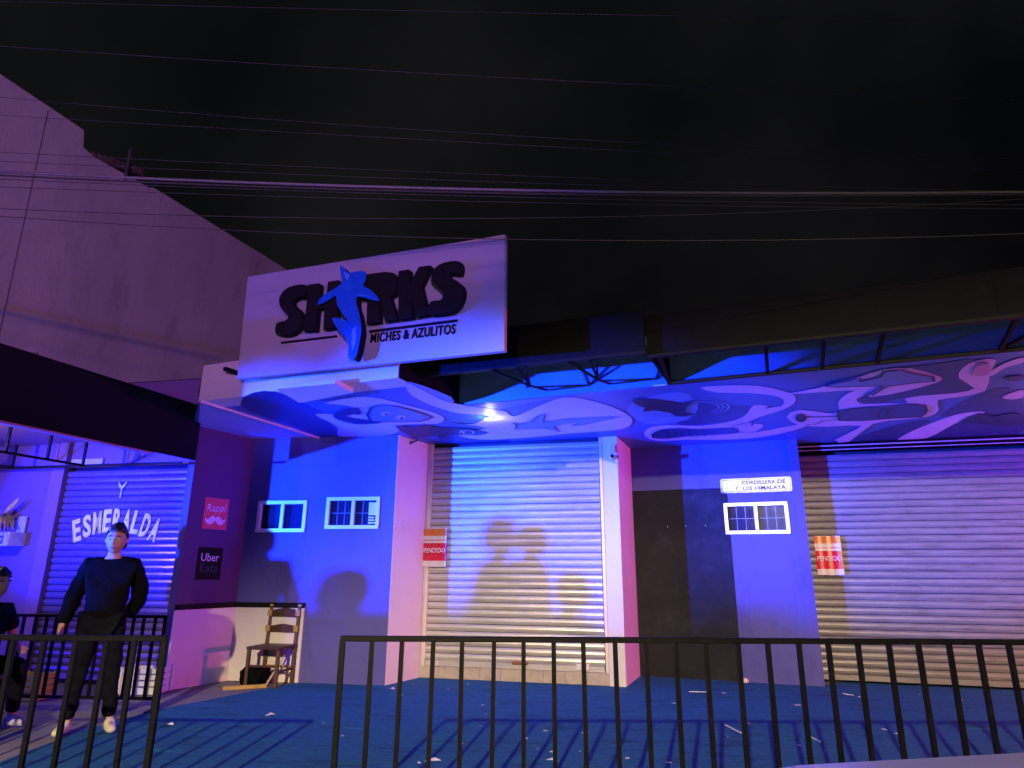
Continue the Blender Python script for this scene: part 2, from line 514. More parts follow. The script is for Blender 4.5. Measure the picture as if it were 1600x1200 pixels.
wall('dark_side_wall', fBC, purple_paint, th=.12, s1=fBC.L + .02)
d_s = fCE.at(472, 1000)[0]
w1 = (*[fCE.at(404.5, 800)[0], fCE.at(478, 800)[0]], 1.885, 2.285)
w2 = (*[fCE.at(511, 800)[0], fCE.at(592, 800)[0]], 1.925, 2.325)
wall('window_wall', fCE, blue_paint, openings=[w1, w2])
window(fCE, *w1, bar, grid=False, lab='small sliding window beside the dark wall')
window(fCE, *w2, bar, notes=True, grid=True, lab='small sliding window with paper notices on its right pane')
wall('reveal_wall', fEF, white_paint, th=.14, s0=-.001, s1=fEF.L + .1)
# dado (white lower wall with black stripe) on dark wall and first stretch of the window wall
MB().wbox(fBC, .0, fBC.L - .02, 0, .90, 0, .02).build('dado', white_paint, bar)
MB().wbox(fCE, .0, d_s, 0, .90, 0, .02).build('dado', white_paint, bar)
MB().wbox(fBC, -.002, fBC.L - .023, .90, .965, 0, .026).build('dado_stripe', black_paint, bar)
MB().wbox(fCE, .0, d_s + .002, .90, .965, 0, .026).build('dado_stripe', black_paint, bar)
# grey painted base of the window wall
# centre bay: tiled sill, roller shutter in rails, pillar
sp = fFG.at(953, 1072)[0]
sill = MB().wbox(fFG, 0.0, sp, 0, .14, -.3, -.012).build('sill', concrete, bar)
n_t = 9
for i in range(n_t):
    a, b = sp * i / n_t, sp * (i + 1) / n_t
    MB().wbox(fFG, a + .002, b - .002, .004, .142, -.012, 0).build('tile', tile_beige, sill, bevel=.002)
    MB().wbox(fFG, a + .002, b - .002, .14, .150, -.2, 0.004).build('tile', tile_beige, sill, bevel=.002)
wall('pillar', fFG, white_paint, th=.8, s0=sp, s1=fFG.L)
wall('reveal_wall', fGH, white_paint, th=.1, s0=0.02, s1=fGH.L + .1)
wall('shutter_backing', fFG.shift(-.14), dark_room, z0=.1, s0=-.3, s1=sp + .1)


def slat_mesh(L, pitch, depth=.020):
    mb = MB()
    prof = [(0.0, -.004), (.004, .003), (pitch * .22, depth * .72), (pitch * .48, depth), (pitch * .74, depth * .72), (pitch - .007, .003), (pitch - .004, -.004)]
    prev = None
    for (z, o) in prof:
        cur = (mb.bm.verts.new((0, -o, z)), mb.bm.verts.new((L, -o, z)))
        if prev: mb.bm.faces.new((prev[0], prev[1], cur[1], cur[0]))
        prev = cur
    # back sheet closes the slat
    vs_ = list(mb.bm.verts)
    mb.bm.faces.new((vs_[0], vs_[1], vs_[-1], vs_[-2]))
    mb.bm.faces.new([v for i, v in enumerate(vs_) if i % 2 == 0]); mb.bm.faces.new([v for i, v in enumerate(vs_) if i % 2])
    me = mb.mesh('slat')
    return me


def shutter(fr, s0, s1, z0, z1, mat, parent, pitch=.094, name='roller_shutter', o=-.06, label=None):
    sh = MB().wbox(fr, s0, s1, z0, z0 + .07, o - .012, o + .026).build(name, mat, parent, bevel=.004)
    if label: sh['label'] = label
    me = slat_mesh(s1 - s0, pitch)
    me.materials.append(mat)
    n = int((z1 - z0 - .07) / pitch)
    for i in range(n):
        ob = bpy.data.objects.new('slat', me); COL.objects.link(ob)
        j = random.uniform(-.003, .003)
        mt = fr.mat(s0, z0 + .07 + i * pitch, o + j) @ Matrix(((1, 0, 0, 0), (0, 0, 1, 0), (0, -1, 0, 0), (0, 0, 0, 1)))
        ob.matrix_basis = mt @ Matrix.Rotation(R(random.uniform(-2.2, 2.2)), 4, 'X') @ Matrix.Rotation(R(random.uniform(-.06, .06)), 4, 'Y')
        adopt(ob, sh)
    return sh


sh1 = shutter(fFG, .07, fFG.at(940, 870, -.05)[0], .15, 3.16, shutter_metal, bar)
gs = fFG.at(941, 870)[0]
MB().wbox(fFG, .012, .07, .15, ZC, -.09, -.02).wbox(fFG, .012, .024, .15, ZC, -.02, .0).build('guide_rail', rail_metal, bar, bevel=.003)
MB().wbox(fFG, gs, sp - .002, .15, ZC, -.09, .012).build('guide_rail', rail_metal, bar, bevel=.004)
# lock boxes and handle along the bottom bar
MB().wbox(fFG, .14, .28, .155, .215, -.036, -.005).build('lock_box', rail_metal, sh1, bevel=.004)
MB().wbox(fFG, sp - .42, sp - .25, .17, .25, -.036, .01).build('lock_box', rail_metal, sh1, bevel=.004)
MB().wbox(fFG, 1.28, 1.50, .21, .245, -.034, .005).build('shutter_handle', M('rusty handle', (.28, .09, .05), .6), sh1, bevel=.008)
# right bay wall with window
w3 = (fHI.at(1133.5, 810)[0], fHI.at(1231.5, 810)[0], 1.905, 2.31)
wall('blue_wall', fHI, blue_paint, openings=[w3], th=.16)
window(fHI, *w3, bar, cur=(curtain_dark, curtain_green), lab='small sliding window under the street name plate')
b1 = fHI.at(1147, 900)[0]
MB().wbox(fHI, .004, b1, 0.004, 2.54, 0, .012).build('dark_board', board_black, bar, bevel=.003)
MB().wbox(fHI, .004, b1, 2.09, 2.105, .012, .02).build('board_batten', board_black, bar)
for (u, v) in ((1044, 823), (1103, 821), (1072, 822)):  # small raised steel dots in a row across the board
    s, z = fHI.at(u, v)
    MB().lathe([(.012, 0), (.012, .006), (.006, .012)], fHI.p(s, z, .012), 8, 'y').build('board_dot', galv, bar)
MB().lathe([(.05, 0), (.06, .02), (.03, .05)], fHI.p(b1 + .02, .0, .03), 10).build('plaster_lump', white_paint, bar)
# right shutter
srz = 3.10
fS = Frame(fSR.A, fSR.B)
sh2 = shutter(fS, fS.at(1262, 880)[0] - .06, fS.L - .3, .03, srz - .05, shutter_worn, bar, o=-.05)
MB().wbox(fS, -.1, fS.L - .2, srz - .04, ZC, -.2, .03).build('shutter_housing', black_panel, bar)
MB().wbox(fS, -.1, fS.L - .2, srz + .02, srz + .035, .03, .045).build('housing_ridge', rail_metal, bar)
MB().wbox(fS, -.1, fS.L - .2, srz - .035, srz - .025, .03, .042).build('housing_ridge', rail_metal, bar)
MB().wbox(fS, fS.at(1262, 880)[0] - .09, fS.at(1262, 880)[0] - .055, .02, srz, -.1, 0.0).build('guide_rail', black_paint, bar)
wall('shutter_backing', fS.shift(-.16), dark_room, s0=-.4)
wall('end_wall', fS, white_paint, s0=fS.L - .3, s1=fS.L + 2.2, th=.3)
wall('wall_corner', Frame(pI, pI + Vector((.28, .9, 0))), blue_paint, th=.12)

# ---- soffit, slab and beam
cl = [lev(313, 627, ZC), lev(622, 590, ZC), lev(717, 633, ZC), lev(1046, 605, ZC), lev(1600, 548, ZC)]
sdir = (cl[4] - cl[2]).normalized()
cl_end = cl[2] + sdir * 9.6
bk = Vector((.30, .95, 0))
back_r = cl_end + bk * 6.5
back_l = lev(413.7, 692.5, ZC) + Vector((-.2, 1.6, 0))
lcorner = lev(313, 668, ZC) + Vector((-.1, .0, 0))
slab = MB().prism([cl[0], cl[1], cl[2], cl_end, back_r, back_l, lcorner], (0, 0, .12)).build('soffit', mural_base, bar)
# plain light strip on the left and its trim
pl = [lev(313, 627, ZC - .004), lev(503, 686, ZC - .004), lev(413, 696, ZC - .004), lev(310, 669, ZC - .004)]
MB().prism(pl, (0, 0, .003)).build('plain_soffit_strip', plain_blue, slab)
MB().bar(lev(313, 627, ZC - .012), lev(503, 686, ZC - .012), .014).build('soffit_trim', M('pink trim', (.6, .45, .5), .5), slab)
fBeam = Frame(cl[0], cl[1])
MB().wbox(fBeam, 0, fBeam.L, ZC - .002, 3.60, -.3, .004).build('front_beam', white_paint, bar)
MB().wbox(fBeam, -.02, 0, ZC - .006, 3.60, -1.6, .006).build('beam_return', white_paint, bar)
fSide = Frame(cl[1], cl[2])
MB().wbox(fSide, 0.02, fSide.L, ZC, 3.6, -.06, .006).build('side_fascia', black_panel, bar)
fSlab = Frame(cl[2], cl_end)
MB().wbox(fSlab, 0, fSlab.L, ZC + .001, 3.72, -.25, .003).build('slab_face', plain_blue if False else mural_sky, bar)
# roof deck behind the parapet so nothing shows through from above
MB().prism([p + Vector((0, 0, .42)) for p in (cl[0], cl[1], cl[2], cl_end, back_r, back_l, lcorner)], (0, 0, .06)).build('roof_deck', concrete, bar)
# white flat hatch under the entrance soffit
hp = [lev(u, v, ZC - .05) for u, v in ((431, 608), (524, 599), (552, 614), (468, 630))]
MB().prism(hp, (0, 0, .05)).build('soffit_hatch', white_paint, bar, bevel=.004)


# ---- the mural painted on the soffit
MCOUNT = [0]


def mural(name, pts, mat, layer, k=3, parent=None):
    MCOUNT[0] += 1
    z = ZC - .003 * layer - .00004 * MCOUNT[0]
    q = [Vector((p.x, p.y, 0)) for p in (lev(u, v, ZC) for u, v in pts)]
    q = [Vector((p.x, p.y, z)) for p in (smooth_poly(q, k) if k > 1 else q)]
    try:
        mb = MB(); mb.prism(q, (0, 0, .0004))
        return mb.build(name, mat, parent or slab)
    except Exception as e:
        print('mural fail', name, e)


def z4(l): return [(380 + x / 4, 560 + y / 4) for x, y in l]
def z2(l): return [(560 + x / 2.963, 440 + y / 2.963) for x, y in l]
def z3(l): return [(1060 + x / 2.963, 440 + y / 2.963) for x, y in l]
def z6(l): return [(640 + x / 4, 640 + y / 4) for x, y in l]
def z1(l): return [(600 + x / 8, 660 + y / 8) for x, y in l]
def z5(l): return [(1000 + x / 5.333, 600 + y / 5.333) for x, y in l]
def z7(l): return [(1300 + x / 5.333, 520 + y / 5.333) for x, y in l]


def stroke(pts, wd, mat, layer, name='mural_line'):
    q = [lev(u, v, ZC) for u, v in pts]
    MCOUNT[0] += 1
    z = ZC - .003 * layer - .00004 * MCOUNT[0]
    mb = MB()
    L_, R_ = [], []
    for i, p in enumerate(q):
        d = (q[min(i + 1, len(q) - 1)] - q[max(i - 1, 0)]); d.z = 0
        d.normalize(); n = Vector((-d.y, d.x, 0)) * wd
        L_.append(mb.bm.verts.new((p.x + n.x, p.y + n.y, z))); R_.append(mb.bm.verts.new((p.x - n.x, p.y - n.y, z)))
    for i in range(len(q) - 1):
        mb.bm.faces.new((L_[i], R_[i], R_[i + 1], L_[i + 1]))
    return mb.build(name, mat, slab)


# broad water tones
mural('mural_water', z4([(20, 230), (200, 205), (420, 300), (520, 350), (560, 420), (580, 480), (490, 490), (300, 420), (10, 315)]), mural_deep, 1)
mural('mural_water', [(640, 596), (705, 620), (715, 634), (800, 626), (890, 619), (830, 628), (760, 642), (700, 634), (650, 612)], mural_sky, 1)
mural('mural_water', z3([(0, 560), (130, 545), (230, 570), (330, 580), (380, 600), (330, 640), (150, 655), (0, 660)]), mural_deep, 1)
mural('mural_water', z7([(420, 300), (900, 250), (1180, 215), (1060, 330), (1090, 400), (1200, 450), (1050, 500), (800, 520), (600, 535), (400, 580), (230, 575), (230, 530), (500, 510), (880, 410), (920, 370), (830, 330), (600, 290)]), mural_deep, 2)
mural('mural_water', z7([(900, 690), (1050, 590), (1240, 510), (1440, 450), (1590, 560), (1590, 820), (1300, 870), (900, 890), (600, 900), (860, 800), (1100, 690), (1000, 690)]), mural_deep, 1)
mural('mural_water', z7([(190, 890), (330, 830), (560, 760), (820, 720), (700, 800), (500, 900)]), mural_deep, 1)
mural('mural_water', [(980, 640), (1000, 625), (1060, 612), (1090, 630), (1075, 655), (1010, 662)], mural_sky, 1)
mural('mural_water', z1([(440, 180), (700, 195), (860, 165), (1500, 190), (1500, 280), (1000, 270), (700, 260)]), mural_deep, 1)
# pale foam bands
mural('mural_foam', z4([(510, 275), (700, 240), (840, 245), (1010, 285), (1240, 355), (1215, 405), (1000, 412), (965, 460), (880, 480), (700, 492), (595, 478), (585, 420), (450, 348), (600, 345), (720, 320), (640, 290)]), mural_pale, 2)
mural('mural_foam', z4([(1015, 160), (1045, 155), (1160, 215), (1300, 275), (1600, 322), (1590, 345), (1350, 340), (1180, 290), (1050, 225)]), mural_pale, 2)
mural('mural_foam', [(697, 659), (740, 662), (782, 640), (803, 650), (840, 634), (884, 620), (930, 627), (968, 640), (988, 656), (970, 670), (897, 676), (813, 684), (750, 686), (712, 677), (760, 668)], mural_pale, 2)
mural('mural_foam', z5([(500, 25), (700, 8), (980, 10), (1180, 50), (1290, 95), (1280, 160), (1180, 215), (1060, 250), (960, 285), (900, 320), (1010, 330), (1020, 360), (960, 400), (1280, 340), (1400, 330), (1290, 380), (1000, 440), (720, 460), (400, 460), (150, 470), (40, 430), (60, 370), (200, 340), (480, 345), (700, 320), (860, 270), (920, 200), (960, 170), (1060, 175), (1060, 195), (1000, 200), (1180, 180), (1190, 120), (1100, 90), (900, 70), (640, 65)]), mural_pale, 2, 2)
mural('mural_foam', z3([(500, 622), (560, 590), (680, 605), (742, 600), (740, 555), (780, 515), (870, 485), (960, 470), (880, 515), (825, 540), (850, 562), (950, 560), (1060, 556), (1045, 540), (1120, 525), (1280, 512), (1370, 490), (1300, 445), (1310, 400), (1380, 360), (1470, 358), (1440, 420), (1420, 500), (1300, 530), (1200, 545), (1205, 590), (1160, 620), (1040, 635), (900, 655), (790, 738), (722, 730), (850, 665), (700, 668), (560, 662)]), mural_pale, 3, 2)
mural('mural_foam', z3([(1010, 735), (1100, 682), (1290, 612), (1420, 603), (1280, 655), (1150, 722)]), mural_pale, 2)
mural('mural_foam', z3([(495, 518), (640, 490), (760, 455), (850, 432), (950, 402), (1080, 398), (1215, 438), (1190, 465), (1040, 505), (890, 530), (820, 500), (700, 505)]), mural_pale, 3, 2)
mural('mural_foam', z7([(1420, 530), (1500, 490), (1590, 470), (1590, 530), (1480, 548)]), mural_pale, 3)
mural('mural_foam', z7([(1310, 320), (1450, 240), (1590, 200), (1590, 240), (1450, 280), (1330, 350)]), mural_pale, 3)
# painted fish
mural('mural_shark', z1([(140, 25), (300, 42), (430, 38), (530, 12), (620, 45), (900, 60), (1100, 75), (1310, 120), (1150, 150), (820, 152), (700, 198), (650, 160), (440, 182), (420, 200), (300, 150), (200, 90)]), mural_ink, 4, 2)
stroke(z1([(1000, 90), (1060, 85), (1120, 100), (1110, 130), (1050, 140), (990, 130), (1000, 95)]), .012, mural_pale, 5)
stroke(z1([(950, 115), (975, 85)]), .012, mural_pale, 5)
mural('mural_shark', z4([(800, 300), (860, 285), (950, 292), (1060, 320), (1185, 362), (1100, 388), (960, 388), (800, 385), (778, 345)]), mural_sky, 4)
stroke(z4([(800, 300), (860, 283), (950, 290), (1060, 318), (1185, 360), (1100, 388), (960, 390), (800, 387), (776, 345), (800, 300)]), .016, mural_ink, 5)
for c in ((890, 338), (985, 362)):
    mural('mural_eye', z4([(c[0] + 32 * math.cos(t), c[1] + 13 * math.sin(t)) for t in np.linspace(0, 2 * math.pi, 9)[:-1]]), mural_pale, 5)
    mural('mural_pupil', z4([(c[0] + 6 + 12 * math.cos(t), c[1] + 3 + 7 * math.sin(t)) for t in np.linspace(0, 2 * math.pi, 7)[:-1]]), mural_ink, 6)
mural('mural_shark', z4([(560, 350), (620, 320), (720, 300), (735, 345), (690, 345), (640, 355), (740, 375), (780, 380), (870, 395), (780, 405), (700, 405), (600, 380)]), mural_ink, 4, 2)
d3 = z6([(645, 75), (680, 85), (760, 70), (800, 35), (850, 20), (835, 72), (960, 55), (1150, 45), (1320, 38), (1200, 62), (1090, 85), (1020, 98), (1050, 68), (920, 92), (900, 100), (940, 132), (850, 112), (700, 115), (660, 118), (672, 95)])
mural('mural_shark', d3, mural_sky, 4, 2)
stroke(d3 + d3[:1], .011, mural_ink, 5)
mural('mural_shark', z5([(-70, 130), (0, 112), (110, 118), (260, 140), (330, 155), (470, 122), (390, 180), (375, 235), (470, 240), (370, 262), (300, 262), (250, 230), (120, 210), (20, 225), (40, 190), (-20, 170)]), mural_ink, 4, 1)
mural('mural_bottle', z5([(100, 410), (180, 372), (320, 362), (480, 372), (700, 360), (800, 362), (815, 395), (720, 408), (540, 418), (360, 430), (200, 448), (120, 440)]), mural_deep, 4, 2)
stroke(z5([(100, 410), (180, 370), (320, 360), (480, 370), (700, 358), (810, 362), (815, 395), (720, 410), (540, 420), (360, 432), (200, 450), (110, 442), (100, 410)]), .012, mural_ink, 5)
stroke(z5([(760, 350), (850, 320), (940, 310), (930, 340), (860, 345)]), .012, mural_ink, 5)
stroke(z5([(800, 385), (880, 400), (960, 385)]), .010, mural_ink, 5)
for k in range(6): stroke(z5([(220 + 60 * k, 380), (240 + 60 * k, 425)]), .012, mural_ink, 5)
for k, rr in enumerate((1, .8, .62)):
    stroke(z5([(520 + 220 * rr * math.cos(t), 185 + 62 * rr * math.sin(t)) for t in np.linspace(-1.9, 1.1, 12)]), .014, mural_sky, 2)
bt = z7([(50, 640), (60, 720), (250, 720), (500, 700), (740, 690), (790, 640), (770, 590), (620, 580), (450, 600), (250, 610)])
mural('mural_bottle', bt, mural_deep, 5, 2)
stroke(bt + bt[:1], .014, mural_ink, 6)
stroke(z7([(390, 700), (380, 650), (440, 615)]), .014, mural_ink, 6)
stroke(z7([(470, 700), (450, 650), (510, 610)]), .014, mural_ink, 6)
mural('mural_head', z5([(1340 + 48 * math.cos(t), 272 + 36 * math.sin(t)) for t in np.linspace(0, 2 * math.pi, 11)[:-1]]), mural_ink, 5)
stroke(z5([(1380, 265), (1500, 265), (1640, 260)]), .02, mural_ink, 5)
stroke(z5([(1380, 325), (1450, 330), (1520, 300), (1640, 285)]), .012, mural_ink, 5)
sh7 = z7([(-60, 430), (60, 400), (140, 385), (240, 362), (225, 395), (400, 355), (430, 310), (580, 295), (700, 330), (840, 350), (850, 390), (700, 400), (460, 430), (330, 510), (270, 510), (420, 430), (200, 430), (60, 440)])
mural('mural_shark', sh7, mural_sky, 5, 1)
stroke(sh7 + sh7[:1], .012, mural_ink, 6)
mural('mural_crab', z7([(1210, 260), (1300, 250), (1305, 335), (1190, 340), (1175, 300)]), mural_pink, 5, 2)
stroke(z7([(1190, 240), (1240, 225), (1300, 240)]), .016, mural_ink, 6)
mural('mural_shark', z7([(1060, 735), (1230, 660), (1330, 690), (1500, 660), (1590, 690), (1590, 760), (1320, 760), (1180, 740)]), mural_ink, 4, 2)
mural('mural_shark', z7([(1420, 375), (1500, 350), (1590, 355), (1590, 385), (1480, 390)]), mural_ink, 4, 2)

# ================================================================ awning truss with black panels
aw = thing('awning', 'black panelled awning frame on steel trusses above the painted soffit', 'awning', (1.2, 5.8, 3.3))
p1a, p1b = lev(627, 588, 3.30), lev(1009, 548, 3.30)
f1 = Frame(p1a, p1b)
MB().wbox(f1, 0, f1.L, 3.30, 3.70, -.03, 0).build('panel', black_panel, aw, bevel=.004)
for k in range(4):
    a = f1.L * k / 4
    MB().wbox(f1, a, a + .03, 3.302, 3.698, 0, .006).build('panel_seam', black_panel, aw)
MB().wbox(f1, 0, f1.L, 3.275, 3.30, -.05, .012).build('panel_edge', galv if False else black_paint, aw)
q1, q2 = lev(1011, 555, 3.30), lev(1600, 490, 3.30)
f2 = Frame(q1, q1 + (q2 - q1).normalized() * 8.2)
MB().wbox(f2, 0, f2.L, 3.30, 3.69, -.03, 0).build('panel', black_panel, aw, bevel=.004)
for k in range(1, 6):
    a = f2.L * k / 6
    MB().wbox(f2, a, a + .03, 3.302, 3.688, 0, .006).build('panel_seam', black_panel, aw)
MB().wbox(f2, 0, f2.L, 3.275, 3.30, -.05, .012).build('panel_edge', black_paint, aw)
# closing cheek between the two sections
c0 = q1; c1 = cl[3]
MB().hexa([c0, c0 + Vector((.03, 0, 0)), c1 + Vector((.03, -.03, 0)), c1 + Vector((0, -.03, 0)), c0 + Vector((0, 0, .38)), c0 + Vector((.03, 0, .38)), c1 + Vector((.03, -.03, .38)), c1 + Vector((0, -.03, .38))]).build('cheek_panel', black_panel, aw)
# V brackets under the first section
for (u, v, ul, ur) in ((813, 607, 762, 806), (923, 595, 884, 920)):
    s, z = f1.at(u, 572)
    tip = f1.p(s, 3.16, -.30)
    for uu, back in ((ul, 0), (ur, 0), ((ul + ur) / 2, -.75)):
        a = f1.at(uu, 575)[0]
        MB().bar(f1.p(a, 3.29, back - .02), tip, .011).build('strut', black_paint, aw)
    MB().bar(tip, f1.p(s + .05, 3.27, -.02), .011).build('strut', black_paint, aw)
    MB().bar(tip, fSlab.p((tip - fSlab.A).dot(fSlab.d), 3.25, .01), .011).build('strut', black_paint, aw)
# lower chord, posts and diagonals of the second section
cs = (cl[3] - fSlab.A).dot(fSlab.d)
MB().bar(fSlab.p(cs, ZC + .01, .03), fSlab.p(fSlab.L, ZC + .01, .03), .016).build('lower_chord', black_paint, aw)
for uu, vv in ((1046, 605), (1200, 588), (1285, 579), (1371, 571), (1563, 552)):
    a = fSlab.at(uu, vv, .03)[0]
    top = f2.p((fSlab.p(a, 0) - f2.A).dot(f2.d), 3.31, -.04)
    MB().bar(fSlab.p(a, ZC + .01, .03), top, .016).build('strut', black_paint, aw)
a0 = fSlab.at(1565, 552, .03)[0]
MB().bar(fSlab.p(a0, ZC + .02, .03), f2.p((fSlab.p(a0 + .35, 0) - f2.A).dot(f2.d), 3.3, -.04), .014).build('strut', black_paint, aw)
for k in range(3):
    a = a0 + .9 + k * .9
    MB().bar(fSlab.p(a, ZC + .02, .03), f2.p((fSlab.p(a, 0) - f2.A).dot(f2.d), 3.3, -.04), .014).build('strut', black_paint, aw)

# ================================================================ the big sign
so = fBeam.shift(.22)
sgn = thing('bar_sign', 'large white sign with black raised letters and a leaping blue shark', 'sign', (-1.5, 6.2, 3.25))
cn = [vpl(u, v, so.A, so.B) for u, v in ((387, 432), (789, 366), (788, 548), (370, 592))]
MB().prism(cn, so.n * -.06).build('sign_panel', sign_white, sgn, bevel=.004)
for s_ in (.5, 1.4, 2.2):
    MB().bar(so.p(s_, 3.45, -.03), so.p(s_, 3.45, -.24), .02).build('mounting_bracket', black_paint, sgn)


def zs(l): return [(410 + x / 4.706, 390 + y / 4.706) for x, y in l]


LET = {
    'letter_s': [(325, 262), (240, 262), (170, 290), (127, 345), (125, 405), (155, 450), (185, 478), (186, 505), (160, 525), (105, 540), (95, 612), (150, 628), (215, 615), (262, 575), (286, 520), (282, 462), (245, 420), (215, 392), (225, 365), (262, 345), (302, 345)],
    'letter_h': [(340, 256), (418, 247), (412, 340), (472, 330), (482, 236), (560, 224), (540, 570), (448, 584), (455, 425), (398, 432), (385, 590), (302, 596)],
    'letter_r': [(775, 180), (900, 163), (962, 170), (988, 200), (988, 270), (968, 320), (935, 345), (988, 510), (905, 524), (872, 390), (852, 392), (858, 528), (765, 540), (772, 300)],
    'letter_k': [(1000, 158), (1078, 145), (1080, 250), (1150, 126), (1235, 115), (1165, 262), (1217, 475), (1132, 490), (1098, 372), (1088, 392), (1098, 498), (1000, 510)],
    'letter_s ': [(1458, 92), (1380, 85), (1295, 112), (1247, 168), (1245, 228), (1285, 272), (1325, 310), (1330, 345), (1300, 374), (1235, 382), (1214, 468), (1290, 475), (1390, 455), (1450, 402), (1478, 320), (1465, 255), (1405, 215), (1372, 190), (1388, 168), (1455, 176)],
}
fl = so.shift(.11)
for nm, pts in LET.items():
    q = [vpl(u, v, fl.A, fl.B) for u, v in zs(pts)]
    if nm.startswith('letter_s'): q = smooth_poly(q, 2)
    MB().prism(q, so.n * -.075).build(nm.strip(), letter_black, sgn)
SH = [(583, 122), (605, 150), (632, 180), (700, 170), (757, 172), (752, 230), (735, 272), (800, 310), (857, 378), (790, 357), (735, 342), (692, 345), (685, 400), (700, 450), (716, 520), (722, 600), (708, 680), (692, 760), (672, 802), (643, 790), (645, 700), (622, 640), (570, 588), (522, 508), (590, 522), (640, 545), (658, 572), (652, 535), (600, 472), (560, 400), (548, 330), (490, 365), (412, 402), (455, 345), (558, 285), (598, 238), (588, 180)]
fk = so.shift(.15)
q = [vpl(u, v, fk.A, fk.B) for u, v in zs(SH)]
MB().prism(smooth_poly(q, 2), so.n * -.10).build('shark_edge', letter_black, sgn)
cq = sum(q, Vector()) / len(q)
ins = []
for i, p in enumerate(q):
    a, b = q[i - 1], q[(i + 1) % len(q)]
    t = (b - a).normalized(); nn = t.cross(so.n)
    if nn.dot(so.n.cross(t)) > 0: nn = -nn
    ins.append(p + so.n * .004 + so.n.cross(t) * .012)
sh_face = MB().prism(smooth_poly(ins, 2), so.n * .006).build('shark_emblem', shark_blue, sgn)
for pl_ in ([(600, 165), (640, 185), (632, 225), (612, 215)], [(690, 335), (740, 330), (800, 345), (740, 338)], [(660, 590), (690, 560), (690, 660), (665, 740), (655, 700)]):
    qq = [vpl(u, v, fk.A + fk.n * .012, fk.B + fk.n * .012) for u, v in zs(pl_)]
    MB().prism(qq, so.n * .003).build('shark_highlight', shark_light, sh_face)
for (a, b, t) in (((145, 688), (552, 640), 6), ((792, 606), (1435, 525), 8)):
    qq = [vpl(u, v, so.A, so.B) for u, v in zs([(a[0], a[1] - t), (b[0], b[1] - t), (b[0], b[1] + t), (a[0], a[1] + t)])]
    MB().prism(qq, so.n * .02).build('rule_line', letter_black, sgn)
c0 = vpl(*zs([(800, 652)])[0], so.A, so.B); c1 = vpl(*zs([(1422, 582)])[0], so.A, so.B)
cm = (c0 + c1) / 2
ang = math.atan2(c1.z - c0.z, (c1 - c0).dot(so.d))
text_on('sign_lettering', so, 'MICHES & AZULITOS', (cm - so.A).dot(so.d), cm.z - .002, .001, .098, letter_black, sgn, width=(c1 - c0).length, offset=.02, extrude=.012, slope=ang, space=1.1)

# ================================================================ plates, stickers, seals
pf = fHI
s0_, z_ = pf.at(1126, 760); s1_, _ = pf.at(1237, 756)
pl_t = thing('street_name_plate', 'white enamel street name plate above the right window', 'sign', pf.p(s0_, 2.46))
ms = (s0_ + s1_) / 2; W_ = s1_ - s0_


def rrect(fr, s0, s1, z0, z1, r, o):
    pts = []
    for (cs_, cz, a0) in ((s1 - r, z1 - r, 0), (s0 + r, z1 - r, 90), (s0 + r, z0 + r, 180), (s1 - r, z0 + r, 270)):
        for k in range(5):
            t = R(a0 + 22.5 * k); pts.append(fr.p(cs_ + r * math.cos(t), cz + r * math.sin(t), o))
    return pts


tilt = .0
MB().prism(rrect(pf, s0_, s1_, 2.462, 2.662, .03, .004), pf.n * .008).build('plate', plate_white, pl_t)
MB().prism(rrect(pf, s0_ + .016, s1_ - .016, 2.476, 2.648, .022, .0125), pf.n * .001).build('border_line', plate_ink, pl_t)
MB().prism(rrect(pf, s0_ + .022, s1_ - .022, 2.482, 2.642, .018, .0138), pf.n * .001).build('plate_face', plate_white, pl_t)
for wd_, a_, w__, z__ in (('CORDILLERA', .545, .47, 2.600), ('DE', .865, .11, 2.600), ('LOS', .385, .13, 2.520), ('HIMALAYA', .70, .43, 2.520)):
    text_on('lettering', pf, wd_, s0_ + W_ * a_, z__, .0152, .052, plate_ink, pl_t, width=W_ * w__, offset=.02)
mk = [pf.p(s0_ + W_ * a, z, .0152) for a, z in ((.215, 2.505), (.225, 2.54), (.26, 2.56), (.235, 2.53), (.228, 2.505))]
MB().prism(mk, pf.n * .001).build('plate_mark', plate_ink, pl_t)
for a, b in ((.075, 2.53), (.185, 2.55)):
    MB().wbox(pf, s0_ + W_ * a, s0_ + W_ * a + .006, b - .03, b + .03, .0152, .0162).build('plate_mark', M('faded mark', (.4, .4, .5), .5), pl_t)

fd = fBC
st = thing('delivery_sticker', 'red delivery sticker with a white moustache on the dark wall', 'sticker', fd.p(.3, 1.9))
a, b = fd.at(318, 800)[0], fd.at(356, 800)[0]
MB().wbox(fd, a, b, 1.885, 2.285, .001, .005).build('sticker_sheet', rappi_red, st)
m_ = (a + b) / 2
text_on('lettering', fd, 'Rappi', m_, 2.145, .0055, .13, white_ink, st, width=(b - a) * .82, offset=.012, extrude=.001, shear=.2, slope=R(4))
mo = [(-.5, .10), (-.42, -.05), (-.25, -.12), (-.08, -.05), (0, .04), (.08, -.05), (.25, -.12), (.42, -.05), (.5, .10), (.36, .06), (.22, .16), (.1, .2), (0, .12), (-.1, .2), (-.22, .16), (-.36, .06)]
MB().prism(smooth_poly([fd.p(m_ + x * (b - a) * .86, 1.985 + y * .36, .0056) for x, y in mo], 3), fd.n * .001).build('moustache_mark', white_ink, st)
st = thing('meal_sticker', 'black meal delivery sticker low on the dark wall', 'sticker', fd.p(.3, 1.25))
a, b = fd.at(307, 880)[0], fd.at(346, 880)[0]; m_ = (a + b) / 2
MB().wbox(fd, a, b, 1.25, 1.655, .001, .005).build('sticker_sheet', letter_black, st)
text_on('lettering', fd, 'Uber', m_, 1.53, .0055, .10, white_ink, st, width=(b - a) * .72, offset=.006, extrude=.001)
